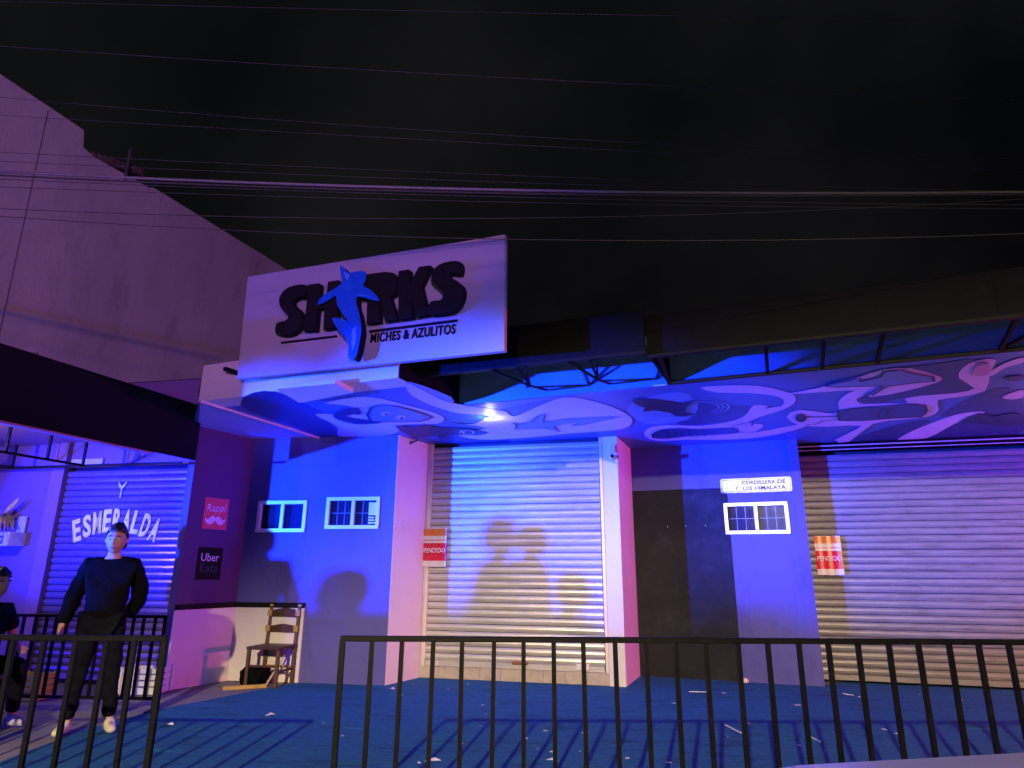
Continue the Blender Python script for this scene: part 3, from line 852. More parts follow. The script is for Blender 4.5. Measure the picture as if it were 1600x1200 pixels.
text_on('lettering', fd, 'Eats', m_, 1.40, .0055, .10, green_ink, st, width=(b - a) * .70, offset=.006, extrude=.001)


def seal(fr, s0, s1, z1, txt, label, o, wrap=0, wav=.004):
    t = thing('closure_seal', label, 'seal', fr.p(s0, z1 - .5, o))

    def band(nm, za, zb, mat, oo):
        mb = MB(); N = 10; rows = []
        for k in range(N + 1):
            s = s0 + (s1 - s0) * k / N
            rows.append([(mb.bm.verts.new(fr.p(s, z, o + oo + wav * math.sin(s * 55) * (1 + .3 * math.sin(s * 131)) + wav * 1.4))) for z in np.linspace(za, zb, 4)])
        for r0, r1 in zip(rows, rows[1:]):
            for k in range(3): mb.bm.faces.new((r0[k], r1[k], r1[k + 1], r0[k + 1]))
        return mb.build(nm, mat, t, smooth=True)
    band('backing_sheet', z1 - .52, z1, pale_vinyl, 0)
    band('orange_band', z1 - .10, z1 - .005, orange_vinyl, .003)
    band('red_band', z1 - .44, z1 - .155, red_vinyl, .003)
    band('white_tab', z1 - .20, z1 - .165, pale_vinyl, .006).scale = (1, 1, 1)
    text_on('lettering', fr, txt, (s0 + s1) / 2, z1 - .30, o + .006 + wav * 2.6, .065, white_ink, t, width=(s1 - s0) * .94, offset=.008, extrude=.001, slope=R(1))
    return t


a, b = fFG.at(657, 850)[0], fFG.at(698, 850)[0]
sl = seal(fFG, a + .015, b, 1.955, 'SPENDIDO', 'red closure seal taped on the left edge of the middle shutter', .012)
a, b = fS.at(1273, 860)[0], fS.at(1314, 860)[0]
sl2 = seal(fS, a, b, 1.875, 'PENDIDO', 'crumpled red closure seal on the left edge of the right shutter', .02, wav=.008)
for t in (sl, sl2):
    for c in list(t.children):
        if c.name.startswith('white_tab'):
            pass

# ceiling spotlight (lit), junction box with small camera, loose hook
sp_p = lev(765, 652, ZC)
sl_ = thing('ceiling_spotlight', 'small lit round spotlight set in the painted soffit', 'spotlight', sp_p)
MB().lathe([(.062, -.022), (.07, -.012), (.07, .002)], sp_p, 20).build('lamp_ring', rail_metal, sl_, smooth=False)
MB().lathe([(.001, -.032), (.03, -.030), (.045, -.0225)], sp_p, 16).build('lamp_lens', lamp_on, sl_, smooth=True)
light('lamp_light', 'POINT', sp_p + Vector((0, 0, -.08)), 5, (1, .9, .8), sl_, .04)

cp = fFG.at(950, 704); cs_ = cp[0]
jb = thing('junction_box', 'small pale junction box high on the pillar beside the middle shutter', 'box', fFG.p(cs_ + .06, 2.93))
MB().wbox(fFG, cs_ + .02, cs_ + .10, 2.95, 3.06, 0, .05).build('box_body', rail_metal, jb, bevel=.006)
cc = thing('security_camera', 'small dome security camera under the junction box on the pillar', 'camera', fFG.p(cs_ + .05, 2.85))
MB().wbox(fFG, cs_ + .04, cs_ + .15, 2.875, 2.905, 0, .03).build('mount', galv, cc, bevel=.004)
MB().lathe([(.0, .05), (.028, .045), (.034, .02), (.034, -.06), (.025, -.07)], fFG.p(cs_ + .05, 2.88, .09), 12, 'y').build('camera_body', rail_metal, cc, smooth=True)
MB().lathe([(.026, -.075), (.026, -.071)], fFG.p(cs_ + .05, 2.88, .09), 12, 'y').build('lens', eye_m, cc)
hs, hz_ = fEF.at(643, 690)
hk = thing('wall_hook', 'small dark hook at the top of the white reveal', 'hook', fEF.p(hs, hz_))
MB().bar(fEF.p(hs - .03, hz_ - .03, .002), fEF.p(hs + .04, hz_ + .02, .07), .012, 6).build('hook_arm', black_paint, hk)
MB().wbox(fEF, hs - .05, hs - .01, hz_ - .05, hz_, 0, .012).build('hook_plate', galv, hk)

# ================================================================ neighbour shop on the left
nb = thing('neighbour_shop', 'violet neighbour shop with a black canopy and lettered roller shutter', 'building', (-6, 9, 0))
nA = Vector((pB.x, pB.y + .2, 0)); nB_ = nA + Vector((-1, .21, 0)) * 4.6
fN = Frame(nB_, nA)
sL = fN.at(108, 735)[0]; sL2 = fN.at(58, 965)[0]; sl0 = (sL + sL2) / 2
sR = fN.L - .10
shN = shutter(fN, sl0, sR, .05, 2.72, shutter_violet, nb, pitch=.088, o=-.03)
wall('shutter_backing', fN.shift(-.1), dark_room, s0=sl0 - .1, s1=fN.L - .04, parent=nb, z1=3.2)
MB().wbox(fN, sl0, fN.L, 2.72, 3.9, -.2, -.02).build('shop_header', purple_wall, nb)
MB().wbox(fN, sl0 - .20, sl0 - .004, 0, 3.2, -.25, .05).build('pier', violet_pier, nb)
MB().wbox(fN, -1.5, sl0 - .20, 0, 3.2, -.25, .0).build('shop_wall', purple_wall, nb)
MB().wbox(fN, sl0 + .05, sl0 + .55, 2.735, 2.83, -.02, .012).build('header_plate', white_paint, nb)
fP = fN.shift(-.02)
MB().wbox(fN, -3, fN.L - .05, 3.2, 3.97, -.6, -.2).build('shop_parapet', black_panel, nb)
# canopy that reaches towards the street; its black side faces the bar
mA, mB_ = Vector((-4.0, 8.16, 0)), Vector((-4.74, 5.94, 0))
md = (mB_ - mA).normalized()
fM = Frame(mA + md * 2.95, mA - md * .06)   # faces right
MB().wbox(fM, 0, fM.L, 2.70, 3.40, -.04, 0).build('canopy_side', black_panel, nb, bevel=.004)
cdir = -fM.n
cnr = [fM.p(0, 3.30, -.04), fM.p(fM.L, 3.30, -.04), fM.p(fM.L, 3.30, -.04) + cdir * 5, fM.p(0, 3.30, -.04) + cdir * 5]
MB().prism(cnr, (0, 0, .06)).build('canopy_roof', black_panel, nb)
MB().prism([p + Vector((0, 0, -.25)) for p in cnr], (0, 0, .02)).build('canopy_lining', purple_wall, nb)
MB().wbox(fM, 0, fM.L - .6, 2.68, 2.73, -.12, -.045).build('canopy_trim', violet_pier, nb)
MB().bar(fN.p(-1, 2.66, .45), fN.p(fN.L + .05, 2.66, .45), .014).build('canopy_tube', black_paint, nb)
jt = fN.p(fN.at(175, 728)[0] + .0, 2.66, .45)
for off in (0, 1.1):
    j = jt - fN.d * off
    MB().bar(j, j + md * 3.2 + Vector((0, 0, .0)), .014).build('canopy_tube', black_paint, nb)
    for k in (0.02, .5, 1.0, 1.6):
        MB().bar(j + md * k, j + md * k + Vector((0, 0, .3)), .014).build('canopy_post', black_paint, nb)
# shutter lettering: arched name painted white, with a faint glow added
wd = 'ESMERALDA'
eL, eR = fN.at(121, 822)[0], fN.at(244, 815)[0]
for i, ch in enumerate(wd):
    t = i / (len(wd) - 1)
    s = eL + (eR - eL) * t; z = 1.87 + .13 * (1 - (2 * t - 1) ** 2)
    text_on('painted_letter', fN, ch, s, z, -.001, .30, glow_white, shN, width=.125, offset=.035, extrude=.002, slope=R(16 * (1 - 2 * t)))
ys, yz = fN.at(190, 765)
MB().prism([fN.p(ys + x * .08, yz + y * .11, 0) for x, y in ((-.8, 1), (-.55, .3), (-.1, .1), (-.15, -1), (.1, -1), (.15, .1), (.6, .4), (.9, 1.1), (.4, .7), (.0, .4), (-.4, .7))], fN.n * .003).build('painted_emblem', white_ink, shN)

# planter with fern and logo
ps0, pz0 = fN.at(-30, 857)[0], 1.66
ps1 = fN.at(43, 830)[0]
pb = thing('planter_box', 'white wall planter with a round blue logo on the violet wall', 'planter', fN.p(ps0, pz0, .1))
MB().wbox(fN, ps0, ps1, pz0, 1.84, .0, .26).build('planter_body', planter_m, pb, bevel=.006)
MB().wbox(fN, ps1 - .14, ps1 - .015, 1.845, 2.06, .02, .04).build('planter_card', planter_m, pb)
MB().lathe([(.055, 0), (.055, .004)], fN.p(ps1 - .10, pz0 + .08, .264), 20, 'y').build('logo_disc', logo_blue, pb)
text_on('logo_mark', fN, 'Y', ps1 - .10, pz0 + .08, .270, .055, white_ink, pb, width=.06, offset=.02)
fern = thing('fern_plant', 'arching fern with one yellow leaf in the wall planter', 'plant', fN.p(ps0 + .35, 1.84, .12))
rnd = random.Random(3)
base = fN.p((ps0 + ps1) / 2 + .0, 1.90, .15)
for i in range(40):
    a = rnd.uniform(0, 2 * math.pi); L = rnd.uniform(.25, .50); up = rnd.uniform(.25, .7); wl = rnd.uniform(.012, .024)
    d = fN.d * math.cos(a) + fN.n * abs(math.sin(a)) * .8
    mb = MB(); prev = None; sd = d.cross(Vector((0, 0, 1))).normalized()
    for k in range(8):
        t = k / 7
        c = base + d * (L * t) + Vector((0, 0, up * 1.6 * t - (up * 1.6 + .25 * L) * t * t * 1.05))
        hw = wl * math.sin(math.pi * min(.97, t + .06)) * (1 + .35 * (k % 2)) + .001
        cur_v = (mb.bm.verts.new(c - sd * hw), mb.bm.verts.new(c + sd * hw + Vector((0, 0, .004))))
        if prev: mb.bm.faces.new((prev[0], prev[1], cur_v[1], cur_v[0]))
        prev = cur_v
    mb.build('frond', leaf_green, fern)
yl = base + fN.d * .05 + Vector((0, 0, .16))
mb = MB(); tip = fN.p(fN.at(48, 772)[0], 2.30, .16); dd = tip - yl; sdv = Vector((0, 0, 1)).cross(dd).normalized().cross(dd.normalized()) * .035
mb.prism([yl, yl + dd * .5 + sdv, yl + dd * .85 + sdv * .9, tip, yl + dd * .8 - sdv * .5, yl + dd * .4 - sdv * .7], fN.n * .004)
mb.build('yellow_frond', leaf_yellow, fern)

# ================================================================ tall blank wall building behind
tb = thing('tall_building', 'tall stuccoed building side wall with stepped parapet behind the shops', 'building', (-9, 10, 0))
t17 = Vector((math.cos(R(-12)), math.sin(R(-12)), 0))
W0 = Vector((pB.x, pB.y, 0)) - t17 * 5.0
W1 = W0 + Vector((.30, .95, 0)).normalized() * 10
fW = Frame(W0, W1)
prof = [fW.at(u, v) for u, v in ((0, 115), (132, 202), (130, 230), (198, 272), (236, 272), (239, 292), (440, 415))]
k0 = prof[0]; k1 = prof[1]
pts = [fW.p(-1.5, 0), fW.p(-1.5, 9.62), fW.p(k0[0], 9.66), fW.p(prof[1][0], 9.69), fW.p(prof[2][0], prof[2][1]), fW.p(prof[2][0] + .3, prof[2][1] - .05), fW.p(prof[5][0] - .02, 9.42), fW.p(prof[5][0], 9.48), fW.p(prof[6][0], 9.70), fW.p(prof[6][0] + 8, 9.70), fW.p(prof[6][0] + 8, 0)]
bw = MB().prism(pts, fW.n * -.25).build('wall', stucco, tb)
MB().wbox(fW, -1.5, -1.2, 0, 9.6, -9, -.25).build('front_wall', stucco, tb)
js = fW.at(45, 300)[0]
ju, jl = fW.at(77, 165), fW.at(10, 490)
MB().hexa([fW.p(jl[0] - .006, 3, 0.001), fW.p(jl[0] + .012, 3, 0.001), fW.p(jl[0] + .012, 3, .006), fW.p(jl[0] - .012, 3, .006), fW.p(ju[0] - .012, 9.6, .001), fW.p(ju[0] + .012, 9.6, .001), fW.p(ju[0] + .012, 9.6, .006), fW.p(ju[0] - .012, 9.6, .006)]).build('wall_joint', M('dark joint', (.28, .25, .25), .8), tb)
# tiled eave and post in the parapet gap
e0, e1 = fW.at(150, 240), fW.at(232, 268)
n_e = 9
for k in range(n_e):
    s = e0[0] + (e1[0] - e0[0]) * k / n_e; z = e0[1] + (e1[1] - e0[1]) * k / n_e
    MB().wbox(fW, s, s + (e1[0] - e0[0]) / n_e * .9, z - .06, z + .10, -.6, -.1).build('eave_tile', M('clay tile', (.16, .11, .09), .8), tb, bevel=.02)
ps_ = fW.at(196, 262)
MB().bar(fW.p(ps_[0], 9.2, .05), fW.p(ps_[0], 9.95, .05), .02).build('parapet_post', galv, tb)
for u in (3, 8, 55, 62, 69):
    s, z = fW.at(u, 560)
    MB().bar(fN.p(fN.at(u, 590)[0], 3.9, -.4), fN.p(fN.at(u, 590)[0] + .02, 4.28 + (.35 if u < 20 else 0), -.4), .008, 6).build('rebar', M('rusty rebar', (.10, .045, .03), .8), nb)

# ================================================================ overhead cables
CAB = [((0, 2), (800, 20), (1600, 33), .003), ((0, 72), (800, 122), (1600, 157), .0035), ((0, 152), (800, 212), (1600, 248), .003), ((0, 180), (800, 226), (1600, 268), .003),
       ((0, 238), (800, 274), (1600, 300), .003), ((0, 252), (800, 285), (1600, 306), .003), ((0, 268), (800, 297), (1600, 300), .010), ((0, 274), (800, 302), (1600, 303), .007), ((0, 280), (800, 308), (1600, 320), .004),
       ((0, 292), (800, 316), (1600, 326), .0035), ((0, 326), (800, 341), (1600, 311), .004), ((0, 338), (800, 374), (1600, 365), .004)]
names = ['topmost thin cable across the dark sky', 'thin cable below the topmost one, sloping right', 'upper of two thin parallel cables in mid sky', 'lower of two thin parallel cables in mid sky',
         'faint cable just above the thick bundle', 'faint cable touching the top of the thick bundle', 'thick pale cable bundle crossing the sky', 'dark cable lashed under the thick pale bundle', 'thin cable right below the thick bundle',
         'thin cable second below the thick bundle', 'cable rising to the right below the bundle', 'lowest cable, passing in front of the sign top']
for (a, b, c, r), nm in zip(CAB, names):
    yy = 4.3
    P3 = [vpl(u, v, (0, yy), (1, yy)) for u, v in (a, b, c)]
    pts = []
    for k in range(-14, 27):
        t = k / 12
        l0 = (t - .5) * (t - 1) / .5; l1 = t * (t - 1) / -.25; l2 = t * (t - .5) / .5
        pts.append(P3[0] * l0 + P3[1] * l1 + P3[2] * l2)
    r = r if r > .006 else r * .7
    o = MB().path(pts, r, 6).build('overhead_cable', M('pale cable bundle', (.21, .20, .19), .9, spec=.02) if r > .009 else cable_mat, None, smooth=True)
    tag(o, nm, 'cable', 'overhead cables')


# ================================================================ railings
def railing(A, B, h, n, label, thick=.0125, rail=.016, first=None, bars=None):
    fr = Frame(A, B)
    t = thing('railing', label, 'railing', fr.p(0, 0), 'black steel railings')
    MB().bar(fr.p(0, h - rail, 0), fr.p(fr.L, h - rail, 0), rail).build('top_rail', fence_paint, t, bevel=.003)
    MB().bar(fr.p(0, .12, 0), fr.p(fr.L, .12, 0), rail * .9).build('bottom_rail', fence_paint, t)
    for s in (0.012, fr.L - .012):
        MB().bar(fr.p(s, -.006, 0), fr.p(s, h - rail * 1.4, 0), rail * .95).build('post', fence_paint, t)
        MB().wbox(fr, s - .06, s + .06, -.006, .006, -.05, .05).build('foot_plate', fence_paint, t)
    me = MB().bar((0, 0, .125), (0, 0, h - rail * 1.5), thick).mesh('bar'); me.materials.append(fence_paint)
    for k in range(1, n):
        o = bpy.data.objects.new('bar', me); COL.objects.link(o)
        o.location = fr.p(fr.L * k / n + random.uniform(-.004, .004), 0)
        o.rotation_euler.z = math.atan2(fr.d.y, fr.d.x)
        o.rotation_euler.y = R(random.uniform(-.35, .35))
        adopt(o, t)
    return t


HF = 1.0
ra, rb = lev(533, 993, HF), lev(1600, 999, HF)
rd = (rb - ra).normalized()
L_r = .1788 * 32
railing(ra, ra + rd * L_r, HF, 32, 'long black railing in front of the middle and right shutters')
la, lb_ = lev(-40, 991, HF), lev(262, 993, HF)
ld = (lb_ - la).normalized()
railing(lb_ - ld * .176 * 16, lb_, HF, 16, 'black railing standing in front of the man in black')
bk0 = lev(240, 1112)
railing(bk0 - Vector((1.9, -.12, 0)), bk0, .915, 16, 'further black railing behind the man in black')


# ================================================================ chair
def wooden_chair(loc, rz):
    t = thing('wooden_chair', 'rustic brown ladder-back chair against the white dado', 'chair', loc)
    Mx = Matrix.Translation(loc) @ Matrix.Rotation(rz, 4, 'Z')

    def pt(x, y, z): return Mx @ Vector((x, y, z))

    def part(nm, mat, *bars):
        mb = MB()
        for a, b, r in bars: mb.bar(pt(*a), pt(*b), r)
        return mb.build(nm, mat, t, bevel=.004)
    for x in (-.20, .20):
        part('back_post', wood, ((x, .19, 0), (x, .19, .45), .021), ((x, .19, .45), (x, .235, .92), .020))
        part('leg', wood, ((x, -.19, 0), (x, -.19, .43), .021))
        part('stretcher', wood, ((x, -.17, .18), (x, .17, .18), .013))
        part('finial', wood_gold, ((x, .236, .92), (x, .238, .945), .024))
    part('stretcher', wood, ((-.18, -.19, .24), (.18, -.19, .24), .013))
    part('stretcher', wood_gold, ((-.18, .19, .2), (.18, .19, .2), .012))
    for z, hh in ((.84, .05), (.65, .045)):
        poly = [(-.18, z - hh), (.18, z - hh), (.18, z + hh * .6), (.09, z + hh), (0, z + hh * 1.25), (-.09, z + hh), (-.18, z + hh * .6)]
        dy = .19 + (z - .45) * .095
        MB().prism([pt(x, dy - .01, zz) for x, zz in poly], Mx.to_3x3() @ Vector((0, .02, 0))).build('back_slat', wood, t)
        for x in (-.2, .2):
            MB().wbox(Frame(pt(x - .03, dy - .03, 0), pt(x + .03, dy - .03, 0)), 0, .06, z - .035, z + .035, 0, .012).build('painted_block', wood_gold, t)
    mb = MB()
    mb.hexa([pt(-.225, -.225, .43), pt(.225, -.225, .43), pt(.225, .215, .43), pt(-.225, .215, .43), pt(-.225, -.225, .465), pt(.225, -.225, .465), pt(.225, .215, .465), pt(-.225, .215, .465)])
    mb.build('seat', wood, t, bevel=.008)
    return t


ch_c = lev(428, 1068)
wooden_chair(ch_c + Vector((-.02, -.13, 0)), R(-12))


def blob(name, c, sx, sy, sz, mat, label=None, cat=None, parent=None, seed=0, amp=.25):
    bm = bmesh.new(); bmesh.ops.create_icosphere(bm, subdivisions=3, radius=1)
    for v in bm.verts:
        k = 1 + amp * noise.noise(v.co * 1.7 + Vector((seed, seed * 2, 0)))
        v.co = Vector((v.co.x * sx * k, v.co.y * sy * k, max(v.co.z, -.75) * sz * k))
    zmin = min(v.co.z for v in bm.verts)
    for v in bm.verts: v.co = v.co + Vector(c) - Vector((0, 0, zmin))
    me = bpy.data.meshes.new(name); bm.to_mesh(me); bm.free()
    for p in me.polygons: p.use_smooth = True
    o = link(name, me, mat, parent)
    if label: tag(o, label, cat)
    return o


bagc = lev(405, 1070)
bag = blob('cloth_bag', bagc + Vector((-.05, -.05, -.006)), .17, .13, .13, sweater_m, 'slumped black cloth bag on the floor beside the wooden chair', 'bag', seed=4, amp=.5)
bs = lev(418, 1073)
st_ = MB().bar(lev(415, 1071) + Vector((0, 0, .0)), lev(415, 1071) + Vector((.20, .16, .42)), .012, 6).build('wooden_stick', M('pale wood', (.45, .38, .32), .6), None)
tag(st_, 'short pale stick leaning on the front of the wooden chair', 'stick')
pk = MB().bar(lev(348, 1077), lev(416, 1073), .02).build('floor_plank', wood_gold, None)
pk.location.z = .012
tag(pk, 'thin yellow brown plank lying on the floor before the chair', 'plank')


# ================================================================ people
def skin_mesh(V, E, rad, sub=2):
    me = bpy.data.meshes.new('s')
    bm = bmesh.new()
    ly = bm.verts.layers.skin.verify()
    vs_ = [bm.verts.new(v) for v in V]
    for a, b in E: bm.edges.new((vs_[a], vs_[b]))
    for i, v in enumerate(vs_):
        r = rad[i]; r = r if isinstance(r, tuple) else (r, r)
        v[ly].radius = r; v[ly].use_root = (i == 0)
    bm.to_mesh(me); bm.free()
    o = bpy.data.objects.new('s', me); COL.objects.link(o)
    m1 = o.modifiers.new('k', 'SKIN'); m1.use_smooth_shade = True
    m2 = o.modifiers.new('u', 'SUBSURF'); m2.levels = sub; m2.render_levels = sub
    dg = bpy.context.evaluated_depsgraph_get()
    out = bpy.data.meshes.new_from_object(o.evaluated_get(dg))
    bpy.data.objects.remove(o)
    return out


def remeshed(meshes, voxel):
    bm = bmesh.new()
    for m in meshes: bm.from_mesh(m)
    me = bpy.data.meshes.new('r'); bm.to_mesh(me); bm.free()
    o = bpy.data.objects.new('r', me); COL.objects.link(o)
    md_ = o.modifiers.new('r', 'REMESH'); md_.mode = 'VOXEL'; md_.voxel_size = voxel; md_.use_smooth_shade = True
    sm = o.modifiers.new('s', 'SMOOTH'); sm.iterations = 3; sm.factor = .4
    dg = bpy.context.evaluated_depsgraph_get()
    out = bpy.data.meshes.new_from_object(o.evaluated_get(dg))
    bpy.data.objects.remove(o)
    return out


def chain(V, E, rad, pts, root=None):
    prev = root
    for p, r in pts:
        V.append(Vector(p)); rad.append(r); i = len(V) - 1
        if prev is not None: E.append((prev, i))
        prev = i
    return prev


def head_mesh(c, yaw, tilt=0):
    bm = bmesh.new(); bmesh.ops.create_uvsphere(bm, u_segments=32, v_segments=24, radius=1)
    for v in bm.verts:
        x, y, z = v.co
        sx, sy, sz = .076, .096, .118
        if z < 0:
            k = 1 - .26 * (-z) ** 1.3; sx *= k
            if y < 0: sy *= 1 - .06 * (-z)
            else: sy *= 1 - .35 * (-z)
        v.co = Vector((x * sx, y * sy, z * sz))
        # brow, eye sockets, mouth
        f = max(0, -y)
        if f > .5:
            for ex in (-.031, .031):
                dd_ = (Vector((v.co.x - ex, 0, v.co.z - .008))).length
                v.co.y += .010 * math.exp(-(dd_ / .016) ** 2)
            v.co.y -= .005 * math.exp(-((v.co.z - .032) / .012) ** 2)
            v.co.y -= .006 * math.exp(-((v.co.z + .055) / .014) ** 2 - (v.co.x / .03) ** 2)
            v.co.y -= .007 * math.exp(-((v.co.z + .100) / .016) ** 2 - (v.co.x / .025) ** 2)
    me = bpy.data.meshes.new('h'); bm.to_mesh(me); bm.free()
    nose = skin_mesh([(0, -.088, .012), (0, -.104, -.018), (0, -.098, -.032)], [(0, 1), (1, 2)], [.008, .013, .010], 1)
    ears = []
    for sx in (-1, 1):
        ears.append(skin_mesh([(sx * .074, .012, .02), (sx * .082, .018, .005), (sx * .076, .010, -.024)], [(0, 1), (1, 2)], [(.010, .016), (.010, .018), (.008, .010)], 1))
    Mx = Matrix.Translation(c) @ Matrix.Rotation(yaw, 4, 'Z') @ Matrix.Rotation(tilt, 4, 'X') @ Matrix.Scale(1.10, 4)
    for m in [me, nose] + ears: m.transform(Mx)
    return [me, nose] + ears, Mx


def hand(V, E, rad, wrist, dirv, palmn, root, side):
    d = Vector(dirv).normalized(); n = Vector(palmn).normalized(); s = d.cross(n).normalized() * side
    w_ = Vector(wrist)
    p = chain(V, E, rad, [(w_ + d * .045, (.030, .018))], root)
    for k, (o, L) in enumerate(((-.030, .070), (-.010, .080), (.010, .076), (.029, .060))):
        b = w_ + d * .075 + s * o
        chain(V, E, rad, [(b, .0105), (b + d * L * .5 - n * .006, .0095), (b + d * L * .85 - n * .026, .0085)], p)
    b = w_ + d * .035 - s * .034
    chain(V, E, rad, [(b, .011), (b + d * .03 - s * .018, .0105), (b + d * .055 - s * .022 - n * .01, .009)], p)


def person(loc, rz, label, pose='stand', top=sweater_m, bottom=jeans_m, group=None, detail=True, shorts=False, scale=1.0, headyaw=0, sleeves=True, vox=.0085):
    t = thing('person', label, 'person', loc, group)
    if pose == 'stand':
        pel, sp, chs, nb_ = (0, 0, .94), (0, .005, 1.12), (0, 0, 1.32), (0, .01, 1.45)
        head = Vector((0, -.025, 1.628))
        shl = {-1: (-.185, .01, 1.405), 1: (.185, .015, 1.405)}
        elb = {-1: (-.265, .03, 1.13), 1: (.265, .09, 1.13)}
        wri = {-1: (-.30, -.08, .90), 1: (.17, .18, .95)}
        hdir = {-1: (-.1, -.35, -1), 1: (-.6, .2, -.6)}
        hip = {-1: (-.095, 0, .90), 1: (.095, 0, .90)}; kne = {-1: (-.125, -.025, .49), 1: (.13, -.02, .49)}; ank = {-1: (-.155, .03, .09), 1: (.165, .03, .09)}
        toe = {-1: (-.19, -.13, .035), 1: (.215, -.13, .035)}
    else:
        pel, sp, chs, nb_ = (0, .02, .53), (0, 0, .70), (0, -.05, .90), (0, -.075, 1.03)
        head = Vector((0, -.13, 1.225))
        shl = {-1: (-.185, -.06, .99), 1: (.185, -.06, .99)}
        elb = {-1: (-.26, -.14, .73), 1: (.26, -.12, .73)}
        wri = {-1: (-.16, -.38, .70), 1: (.15, -.36, .68)}
        hdir = {-1: (.3, -1, -.2), 1: (-.3, -1, -.3)}
        hip = {-1: (-.095, -.02, .50), 1: (.095, -.02, .50)}; kne = {-1: (-.15, -.43, .52), 1: (.15, -.43, .52)}; ank = {-1: (-.15, -.40, .09), 1: (.15, -.44, .09)}
        toe = {-1: (-.17, -.56, .035), 1: (.18, -.60, .035)}
    base = Matrix.Translation(loc) @ Matrix.Rotation(rz, 4, 'Z') @ Matrix.Scale(scale, 4)
    # body
    V, E, rad = [], [], []
    p = chain(V, E, rad, [(pel, .125), (sp, .115), (chs, .13), (nb_, .062), (head - Vector((0, -.012, .09)), .050), (head - Vector((0, -.01, .02)), .05)])
    for s in (-1, 1):
        e = chain(V, E, rad, [(shl[s], .055), (elb[s], .041), (wri[s], .027)], 2)
        if detail: hand(V, E, rad, wri[s], hdir[s], (-s, .2, 0) if pose == 'stand' else (0, 0, 1), e, s)
        else: chain(V, E, rad, [(Vector(wri[s]) + Vector(hdir[s]).normalized() * .13, .03)], e)
        chain(V, E, rad, [(hip[s], .088), (kne[s], .056), (ank[s], .038), (toe[s], .03)], 0)
    bmesh_ = skin_mesh(V, E, rad, 2)
    hm, HM = head_mesh(head, headyaw)
    me = remeshed([bmesh_] + hm, vox if detail else .016)
    me.materials.clear(); me.transform(base)
    body = link('body', me, skin, t)

    def cloth(nm, V, E, rad, mat):
        m = skin_mesh(V, E, rad, 3); m.materials.clear()
        for v in m.vertices:
            c = v.co; f = noise.noise(Vector((c.x * 7, c.y * 7, c.z * 13 + c.x * 6))) * .011 + noise.noise(Vector((c.x * 18, c.y * 18, c.z * 30))) * .005
            v.co = c + v.normal * f
        m.transform(base)
        return link(nm, m, mat, t)
    V, E, rad = [], [], []
    chain(V, E, rad, [(Vector(pel) + Vector((0, 0, -.05 if pose == 'stand' else .0)), (.165, .15)), (Vector(pel) + Vector((0, 0, .06)), (.17, .155)), (sp, (.185, .16)), (chs, (.22, .175)), (Vector(nb_) + Vector((0, 0, -.015)), .085), (Vector(nb_) + Vector((0, 0, .02)), .068)])
    for s in (-1, 1):
        if sleeves:
            wv, ev = Vector(wri[s]), Vector(elb[s])
            chain(V, E, rad, [(shl[s], .092), (ev, .078), (ev + (wv - ev) * .85, .060), (wv, .045)], 3)
        else:
            sv, ev = Vector(shl[s]), Vector(elb[s]); chain(V, E, rad, [(shl[s], .08), (sv + (ev - sv) * .75, .07)], 3)
    cloth('sweater' if sleeves else 'shirt', V, E, rad, top)
    V, E, rad = [], [], []
    chain(V, E, rad, [(pel, (.15, .13))])
    for s in (-1, 1):
        kv, av = Vector(kne[s]), Vector(ank[s])
        if shorts: hv = Vector(hip[s]); chain(V, E, rad, [(hip[s], .11), (hv + (kv - hv) * .7, .095)], 0)
        else: chain(V, E, rad, [(hip[s], .108), (kv, .076), (kv + (av - kv) * .6, .066), (av + Vector((0, 0, .02)), .058)], 0)
    cloth('shorts' if shorts else 'jeans', V, E, rad, bottom)
    for s in (-1, 1):
        av, tv = Vector(ank[s]), Vector(toe[s])
        d = (tv - av); d.z = 0; d.normalize()
        V = [av + d * -.05 + Vector((0, 0, -.045)), av + d * .04 + Vector((0, 0, -.035)), av + d * .13 + Vector((0, 0, -.047)), av + d * .20 + Vector((0, 0, -.053)), av + Vector((0, 0, .01))]
        m = skin_mesh(V, [(0, 1), (1, 2), (2, 3), (1, 4)], [.044, (.048, .044), (.046, .036), (.038, .028), .042], 2)
        for v in m.vertices: v.co.z = max(v.co.z, .002)
        m.materials.clear(); m.transform(base); link('shoe', m, shoe_m, t)
    # hair
    bm = bmesh.new(); bmesh.ops.create_uvsphere(bm, u_segments=40, v_segments=28, radius=1)
    kill = []
    for v in bm.verts:
        x, y, z = v.co
        line = .44 + .12 * noise.noise(Vector((x * 6, y * 3, 0))) if y < -.35 else (.50 + (y + .35) * -1.35 if y < .45 else -.58)
        if z < line: kill.append(v)
        k = 1.10 + .10 * noise.noise(Vector((x, y, z)) * 4.5) + .16 * max(0, z) ** 1.5 * (1 + .8 * noise.noise(v.co * 7))
        v.co = Vector((x * .080 * k, y * .100 * k + .002, z * .120 * k))
    bmesh.ops.delete(bm, geom=kill, context='VERTS')
    r = bmesh.ops.solidify(bm, geom=list(bm.faces), thickness=.006)
    m = bpy.data.meshes.new('hair'); bm.to_mesh(m); bm.free()
    for p_ in m.polygons: p_.use_smooth = True
    m.transform(base @ HM); hr = link('hair', m, hair_m, t)
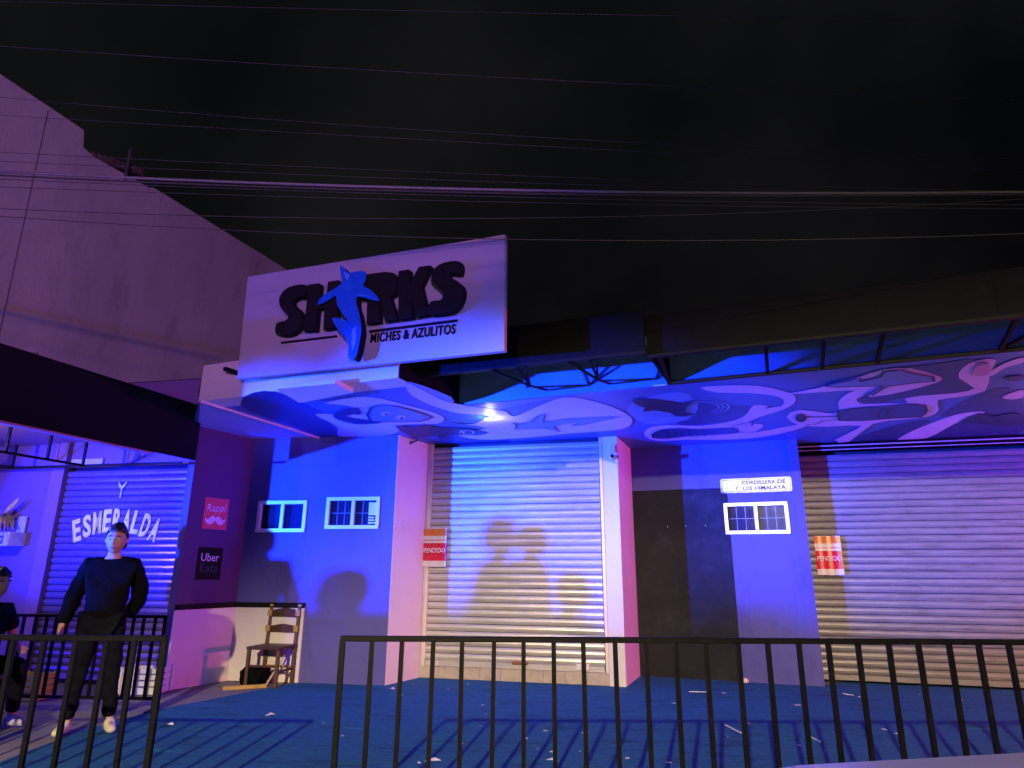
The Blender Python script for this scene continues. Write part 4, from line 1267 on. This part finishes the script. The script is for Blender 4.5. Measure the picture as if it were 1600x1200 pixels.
    if detail:
        for ex in (-.031, .031):
            m = MB().lathe([(.001, -.012), (.008, -.009), (.012, 0), (.008, .009), (.001, .012)], (ex, -.079, .008), 12).mesh('eye', True); m.transform(base @ HM); e = link('eye', m, eyew_m, t)
            m = MB().lathe([(.0055, -.0915), (.0055, -.089)], (ex, 0, .008), 10, 'y').mesh('iris'); m.transform(base @ HM); link('iris', m, eye_m, e)
            m = MB().path([(ex - .018, -.089, .030), (ex, -.096, .034), (ex + .018, -.089, .031)], .0042, 5).mesh('eyebrow'); m.transform(base @ HM); link('eyebrow', m, hair_m, t)
        m = MB().path([(-.022, -.087, -.058), (0, -.0985, -.060), (.022, -.087, -.058)], .005, 6).mesh('mouth', True); m.transform(base @ HM); link('mouth', m, lip_m, t)
    return t


mp_ = lev(132, 1146)
person(mp_ + Vector((.0, 0, 0)), R(22), 'man in a black sweater and dark jeans standing behind the railing', headyaw=R(-4), scale=1.0)
person(Vector((-4.98, 6.55, 0)), R(70), 'seated person in dark clothes left of the man in black', 'sit', top=shirt_m, sleeves=False)
person(Vector((-4.62, 5.45, 0)), R(60), 'person in shorts seated at the left picture edge', 'sit', top=sweater_m, shorts=True, sleeves=False)
# people waiting further left on the pavement: their shadows fall on the frontage
person(Vector((-5.55, 5.15, 0)), R(30), 'bystander on the pavement left of the seated people', 'stand', top=shirt_m, detail=False, scale=.98)
person(Vector((-6.15, 5.3, 0)), R(120), 'person seated further left under the canopy', 'sit', top=shirt_m, detail=False)


person(Vector((-5.6, 6.75, 0)), R(150), 'bystander standing under the canopy beside the lettered shutter', 'stand', top=sweater_m, detail=False)
person(Vector((-7.3, 4.5, 0)), R(60), 'left person of the pair seated on the open pavement', 'sit', top=shirt_m, detail=False)
person(Vector((-6.72, 4.38, 0)), R(40), 'right person of the pair seated on the open pavement', 'sit', top=sweater_m, detail=False, scale=1.04)


def stool(loc, label):
    t = thing('wooden_stool', label, 'stool', loc)
    MB().box(loc.x - .2, loc.x + .2, loc.y - .2, loc.y + .2, .37, .405).build('seat', wood, t, bevel=.01)
    for sx in (-.16, .16):
        for sy in (-.16, .16): MB().bar((loc.x + sx, loc.y + sy, 0), (loc.x + sx * .9, loc.y + sy * .9, .37), .018).build('leg', wood, t)
    for sy in (-.15, .15): MB().bar((loc.x - .15, loc.y + sy, .15), (loc.x + .15, loc.y + sy, .15), .012).build('stretcher', wood, t)
    return t


stool(Vector((-4.98, 6.55, 0)), 'stool under the seated person in dark clothes')
stool(Vector((-4.62, 5.45, 0)), 'stool under the person in shorts')
stool(Vector((-6.15, 5.3, 0)), 'stool under the canopy at the far left')
stool(Vector((-7.3, 4.5, 0)), 'left stool of the pair on the open pavement')
stool(Vector((-6.72, 4.38, 0)), 'right stool of the pair on the open pavement')
# bare bulb under the neighbour's canopy
bp_ = Vector((-6.35, 7.0, 2.62))
bl_ = thing('hanging_bulb', 'lit bare bulb hanging under the black neighbour canopy', 'bulb', bp_)
MB().bar(bp_ + Vector((0, 0, .08)), bp_ + Vector((0, 0, .44)), .004, 6).build('cord', black_paint, bl_)
MB().lathe([(.018, .04), (.022, .05), (.022, .085), (.012, .095)], bp_, 12).build('lamp_holder', black_paint, bl_)
MB().lathe([(.004, -.06), (.03, -.045), (.038, -.015), (.026, .02), (.016, .04)], bp_, 14).build('bulb_glass', street_on, bl_, smooth=True)
light('lamp_light', 'POINT', bp_ + Vector((0, 0, -.10)), 55, (1, .74, .42), bl_, .04)
# crate and pale box seen between the railing bars
yc = lev(42, 1085)


def crate(c, sx, sy, sz, mat, label):
    t = thing('plastic_crate', label, 'crate', c)
    MB().box(c.x - sx, c.x + sx, c.y - sy, c.y + sy, .0, .02).build('bottom', mat, t)
    for k in range(4):
        z = .02 + sz * k / 4
        mb = MB()
        mb.box(c.x - sx, c.x + sx, c.y - sy, c.y - sy + .02, z, z + sz * .19).box(c.x - sx, c.x + sx, c.y + sy - .02, c.y + sy, z, z + sz * .19)
        mb.box(c.x - sx, c.x - sx + .02, c.y - sy + .02, c.y + sy - .02, z, z + sz * .19).box(c.x + sx - .02, c.x + sx, c.y - sy + .02, c.y + sy - .02, z, z + sz * .19)
        mb.build('slat_ring', mat, t)
    for sx_ in (-1, 1):
        for sy_ in (-1, 1): MB().box(c.x + sx_ * sx - .02, c.x + sx_ * sx + .02, c.y + sy_ * sy - .02, c.y + sy_ * sy + .02, .0, sz + .02).build('corner_post', mat, t)


crate(lev(45, 1092), .17, .13, .25, crate_y, 'yellow plastic crate behind the left railing')
crate(lev(225, 1082), .22, .14, .27, planter_m, 'pale crate in front of the lettered shutter')

# ================================================================ litter on the carpet
for (u, v, L, a, lab) in ((422, 1118, .11, .9, 'long white paper scrap left of the railing gap'), (265, 1133, .09, -.2, 'pale pink paper scrap near the left railing end'), (676, 1190, .13, .3, 'torn white strip low on the carpet below the left reveal'), (612, 1077, .09, -.3, 'pale scrap at the foot of the white reveal'), (862, 1189, .10, -.2, 'flat white scrap behind the railing bars')):
    c = lev(u, v)
    mb = MB(); d = Vector((math.cos(a), math.sin(a), 0)); n = Vector((-d.y, d.x, 0))
    q = [c - d * L * .5 + Vector((0, 0, .003)), c - d * .1 * L - n * .022 + Vector((0, 0, .012)), c + d * L * .5 - n * .006 + Vector((0, 0, .004)), c + d * .15 * L + n * .02 + Vector((0, 0, .022)), c - d * .35 * L + n * .018 + Vector((0, 0, .005))]
    o = mb.prism(q, (0, 0, .0015)).build('paper_scrap', paper, None)
    tag(o, lab, 'litter')
rl = random.Random(11)
pf_pts = [(535, 1150), (700, 1077), (720, 1162), (731, 1069), (754, 1102), (751, 1134), (773, 1100), (760, 1116), (822, 1154), (840, 1170), (852, 1142), (862, 1175), (906, 1174), (910, 1085), (914, 1146), (965, 1089), (1011, 1111), (1054, 1099), (1064, 1098), (1109, 1143), (1137, 1151), (1160, 1145), (1186, 1077), (1131, 1083), (1045, 1192), (1247, 1102), (1248, 1165), (1289, 1173), (1382, 1140), (1405, 1147), (1407, 1165), (1437, 1085), (1448, 1099), (1497, 1091), (1502, 1094), (1544, 1099), (1325, 1086), (1343, 1089), (655, 1192), (628, 1086), (505, 1130), (980, 1185)]
scr = []
for k in range(4):
    mb = MB(); n_ = 5
    mb.prism([Vector((math.cos(2 * math.pi * i / n_) * rl.uniform(.7, 1.3), math.sin(2 * math.pi * i / n_) * rl.uniform(.5, 1), .08 * rl.random())) for i in range(n_)], (0, 0, .18))
    m = mb.mesh('fleck'); m.materials.append(paper); scr.append(m)
for (u, v) in pf_pts:
    o = bpy.data.objects.new('litter_fleck', scr[rl.randrange(4)]); COL.objects.link(o)
    c = lev(u, v); o.location = (c.x, c.y, .001); k = rl.uniform(.008, .02); o.scale = (k * rl.uniform(1, 2.2), k, k); o.rotation_euler.z = rl.uniform(0, 6.28)
    tag(o, 'tiny white fleck of litter on the blue carpet', 'litter', 'litter flecks on the carpet')
for (u, v, u2, v2) in ((1077, 1081, 1112, 1082), (1133, 1133, 1158, 1146), (1265, 1151, 1282, 1160), (1152, 1127, 1172, 1131), (1317, 1084, 1334, 1087)):
    o = MB().bar(lev(u, v) + Vector((0, 0, .004)), lev(u2, v2) + Vector((0, 0, .004)), .0035).build('straw', paper, None)
    tag(o, 'thin pale straw lying on the blue carpet', 'straw', 'straws on the carpet')


# ================================================================ cars
def car(loc, rz, paint, label, beacon=None):
    t = thing('parked_car', label, 'car', loc)
    Mx = Matrix.Translation(loc) @ Matrix.Rotation(rz, 4, 'Z')

    def loft(nm, st, mat, parent, smooth=True, sub=1):
        bm = bmesh.new(); rings = []
        for ring in st: rings.append([bm.verts.new(Mx @ Vector(p)) for p in ring])
        for a, b in zip(rings, rings[1:]):
            for i in range(len(a)):
                j = (i + 1) % len(a); bm.faces.new((a[i], a[j], b[j], b[i]))
        bm.faces.new(rings[0][::-1]); bm.faces.new(rings[-1])
        bmesh.ops.recalc_face_normals(bm, faces=list(bm.faces))
        if sub: bmesh.ops.subdivide_edges(bm, edges=list(bm.edges), cuts=1, use_grid_fill=True, smooth=.6)
        me = bpy.data.meshes.new(nm); bm.to_mesh(me); bm.free()
        for p in me.polygons: p.use_smooth = smooth
        return link(nm, me, mat, parent)

    def sec(x, w_, zb, zs, zt):
        # closed section: bottom, sill, side, shoulder, top (crowned)
        h = [(w_ * .86, zb), (w_ * .98, zb + .12), (w_, zb + (zs - zb) * .55), (w_ * .97, zs - .03), (w_ * .90, zs), (w_ * .55, zt), (0, zt + .012)]
        return [(x, -y, z) for y, z in h] + [(x, y, z) for y, z in h[-2::-1]]
    st = [sec(-2.18, .62, .34, .59, .61), sec(-2.10, .76, .26, .69, .725), sec(-1.85, .84, .22, .805, .84), sec(-1.4, .865, .22, .865, .895), sec(-.95, .87, .22, .892, .932), sec(-.4, .875, .22, .91, .95), sec(.5, .875, .22, .95, .97), sec(1.2, .87, .22, .965, .985), sec(1.75, .85, .24, .965, .99), sec(2.1, .79, .30, .93, .95), sec(2.2, .68, .40, .82, .84)]
    body = loft('body', st, paint, t)

    def gh(x, wb, wt, z0, z1): return [(x, -wb, z0), (x, -wt, z1), (x, 0, z1 + .02), (x, wt, z1), (x, wb, z0)]
    loft('greenhouse', [gh(-.55, .76, .74, .95, .97), gh(.02, .79, .60, .95, 1.38), gh(.4, .80, .61, .96, 1.42), gh(.85, .79, .60, .97, 1.38), gh(1.55, .75, .70, .97, 1.0)], car_glass, t, sub=0)
    loft('roof', [gh(-.04, .62, .58, 1.345, 1.385), gh(.2, .64, .60, 1.37, 1.425), gh(.5, .64, .60, 1.37, 1.435), gh(.9, .62, .57, 1.34, 1.385)], paint, t, sub=0)
    # hood panel with its shut lines
    hx = [-2.06, -1.85, -1.4, -.56]; zt = [.730, .862, .920, .968]; hw = [.66, .74, .765, .75]

    def strip(nm, inset, lift, mat, par):
        mb = MB(); rows = []
        for x, z, w_ in zip(hx, zt, hw):
            row = []
            for k in range(9):
                yy = (w_ - inset) * (k / 4 - 1)
                row.append(mb.bm.verts.new(Mx @ Vector((x, yy, z - .052 * abs(yy / .8) ** 2.2 + lift - .014))))
            rows.append(row)
        for a, b in zip(rows, rows[1:]):
            for k in range(8): mb.bm.faces.new((a[k], a[k + 1], b[k + 1], b[k]))
        return mb.build(nm, mat, par, smooth=True)
    strip('shut_line', -.012, .026, gap_black, t)
    strip('hood', 0, .036, paint, t)
    for x in (-1.35, 1.38):
        for s in (-1, 1):
            c = Mx @ Vector((x, s * .78, .31))
            mb = MB(); mb.lathe([(.20, -.10), (.29, -.10), (.31, -.06), (.31, .06), (.29, .10), (.20, .10)], (0, 0, 0), 28, 'y')
            me = mb.mesh('tyre'); me.transform(Mx @ Matrix.Translation((x, s * .78, .31))); wh = link('wheel', me, rubber, t)
            mb = MB(); mb.lathe([(.06, -.106), (.195, -.103), (.20, .103), (.06, .106)], (0, 0, 0), 20, 'y')
            for k in range(5):
                a = 2 * math.pi * k / 5; mb.bar((.05 * math.cos(a), s * .112, .05 * math.sin(a)), (.19 * math.cos(a), s * .108, .19 * math.sin(a)), .016)
            me = mb.mesh('rim'); me.transform(Mx @ Matrix.Translation((x, s * .78, .31))); link('rim', me, chrome, wh)
    for s in (-1, 1):
        for nm, x0, x1, z, mat in (('headlight', -2.17, -2.02, .66, head_glass), ('tail_light', 2.08, 2.205, .80, tail_red)):
            mb = MB(); mb.box(x0, x1, s * .50, s * .74, z - .06, z + .06); me = mb.mesh(nm, bevel=.02); me.transform(Mx); link(nm, me, mat, t)
        mb = MB(); mb.box(-.22, -.06, s * .87, s * 1.0, .98, 1.09); me = mb.mesh('wing_mirror', bevel=.03); me.transform(Mx); link('wing_mirror', me, paint, t)
        for x in (-.15, .85):
            mb = MB(); mb.box(x, x + .16, s * .872, s * .90, .82, .85); me = mb.mesh('door_handle', bevel=.008); me.transform(Mx); link('door_handle', me, chrome, t)
    if beacon:
        mb = MB(); mb.box(.02, .30, -.58, .58, 1.455, 1.485); me = mb.mesh('light_bar', bevel=.01); me.transform(Mx); lb = link('light_bar', me, black_paint, t)
        for y0, m in ((-.56, beacon[0]), (.06, beacon[1])):
            mb = MB(); mb.box(.04, .28, y0, y0 + .5, 1.485, 1.59); me = mb.mesh('beacon_lens', bevel=.02); me.transform(Mx); link('beacon_lens', me, m, lb)
    return t


# silver car at the kerb beside the photographer; nose to the left
hl = lev(1500, 1181, .80)
car(Vector((hl.x + .86, hl.y - .80, -.116)), 0, silver, 'silver car at the kerb, its bonnet edge at the bottom right')

pc1 = car(LEFT_CAR, R(0), patrol, 'patrol car with lit blue beacons down the street to the left', (blue_on, blue_on))
pc2 = car(RIGHT_CAR, R(180), patrol, 'patrol car with lit red and blue beacons up the street to the right', (red_on, blue_on))
BZ = 1.50
for az, k in ((26.5, .85), (34.5, .95), (42.5, 1.0), (50.5, .50), (58.5, .28)):   # the lens modules of the left light bar
    b0 = LEFT_CAR + Vector((.16, .75, BZ))
    light('beacon_light', 'SPOT', b0, P_BLUE * k, (.004, .042 if az < 48 else .015, 1), pc1, .09, aim=b0 + Vector((math.cos(R(az)), math.sin(R(az)), math.tan(R(4.3)))), cone=R(15.6), blend=.75)
light('beacon_light', 'POINT', LEFT_CAR + Vector((-3.2, 1.9, BZ)), P_BLUE2, (.02, .01, 1), pc1, .10)
light('beacon_light', 'POINT', RIGHT_CAR + Vector((-.16, .75, BZ)), P_RED, (1, .06, .14), pc2, .12)
light('beacon_light', 'POINT', RIGHT_CAR + Vector((-.16, -.75, BZ)), P_RBLUE, (.12, .06, 1), pc2, .12)

fill_car = car(FILL_CAR, R(0), patrol, 'added patrol car out of view on the far lane, carrying fill lamps', (red_on, blue_on))
for yy_, pw_, c_ in ((-.75, P_FILL_RED, (1, .30, .36)), (.75, P_FILL_BLUE, (.06, .08, 1))):   # added fill lamps tilted up at the tall wall and the sign
    b0 = FILL_CAR + Vector((.16, yy_, BZ + .15))
    light('beacon_light', 'SPOT', b0, pw_, c_, fill_car, .10, aim=b0 + Vector((-math.sin(R(19)), math.cos(R(19)), math.tan(R(21)))), cone=R(36), blend=.35)

# street lamp across the road
sl_t = thing('street_lamp', 'tall steel street lamp with a warm light across the road', 'street lamp', (STREET_LAMP.x, STREET_LAMP.y - 1.2, -.12))
bx_, by_ = STREET_LAMP.x, STREET_LAMP.y - 1.2
MB().path([(bx_, by_, -.15), (bx_, by_, 2), (bx_, by_, 4.9), (bx_, by_ + .3, 5.25), (bx_, by_ + .9, 5.3)], [.08, .07, .05, .04, .035], 10).build('pole', galv, sl_t, smooth=True)
MB().box(bx_ - .13, bx_ + .13, by_ + .85, by_ + 1.5, 5.22, 5.34).build('lamp_head', galv, sl_t, bevel=.03)
MB().box(bx_ - .1, bx_ + .1, by_ + .95, by_ + 1.42, 5.205, 5.222).build('lamp_lens', street_on, sl_t)
light('lamp_light', 'SPOT', STREET_LAMP, P_STREET, (1, .78, .46), sl_t, .10, aim=STREET_LAMP + Vector((.50, 1, -1.25)) * 3, cone=R(91), blend=.30)
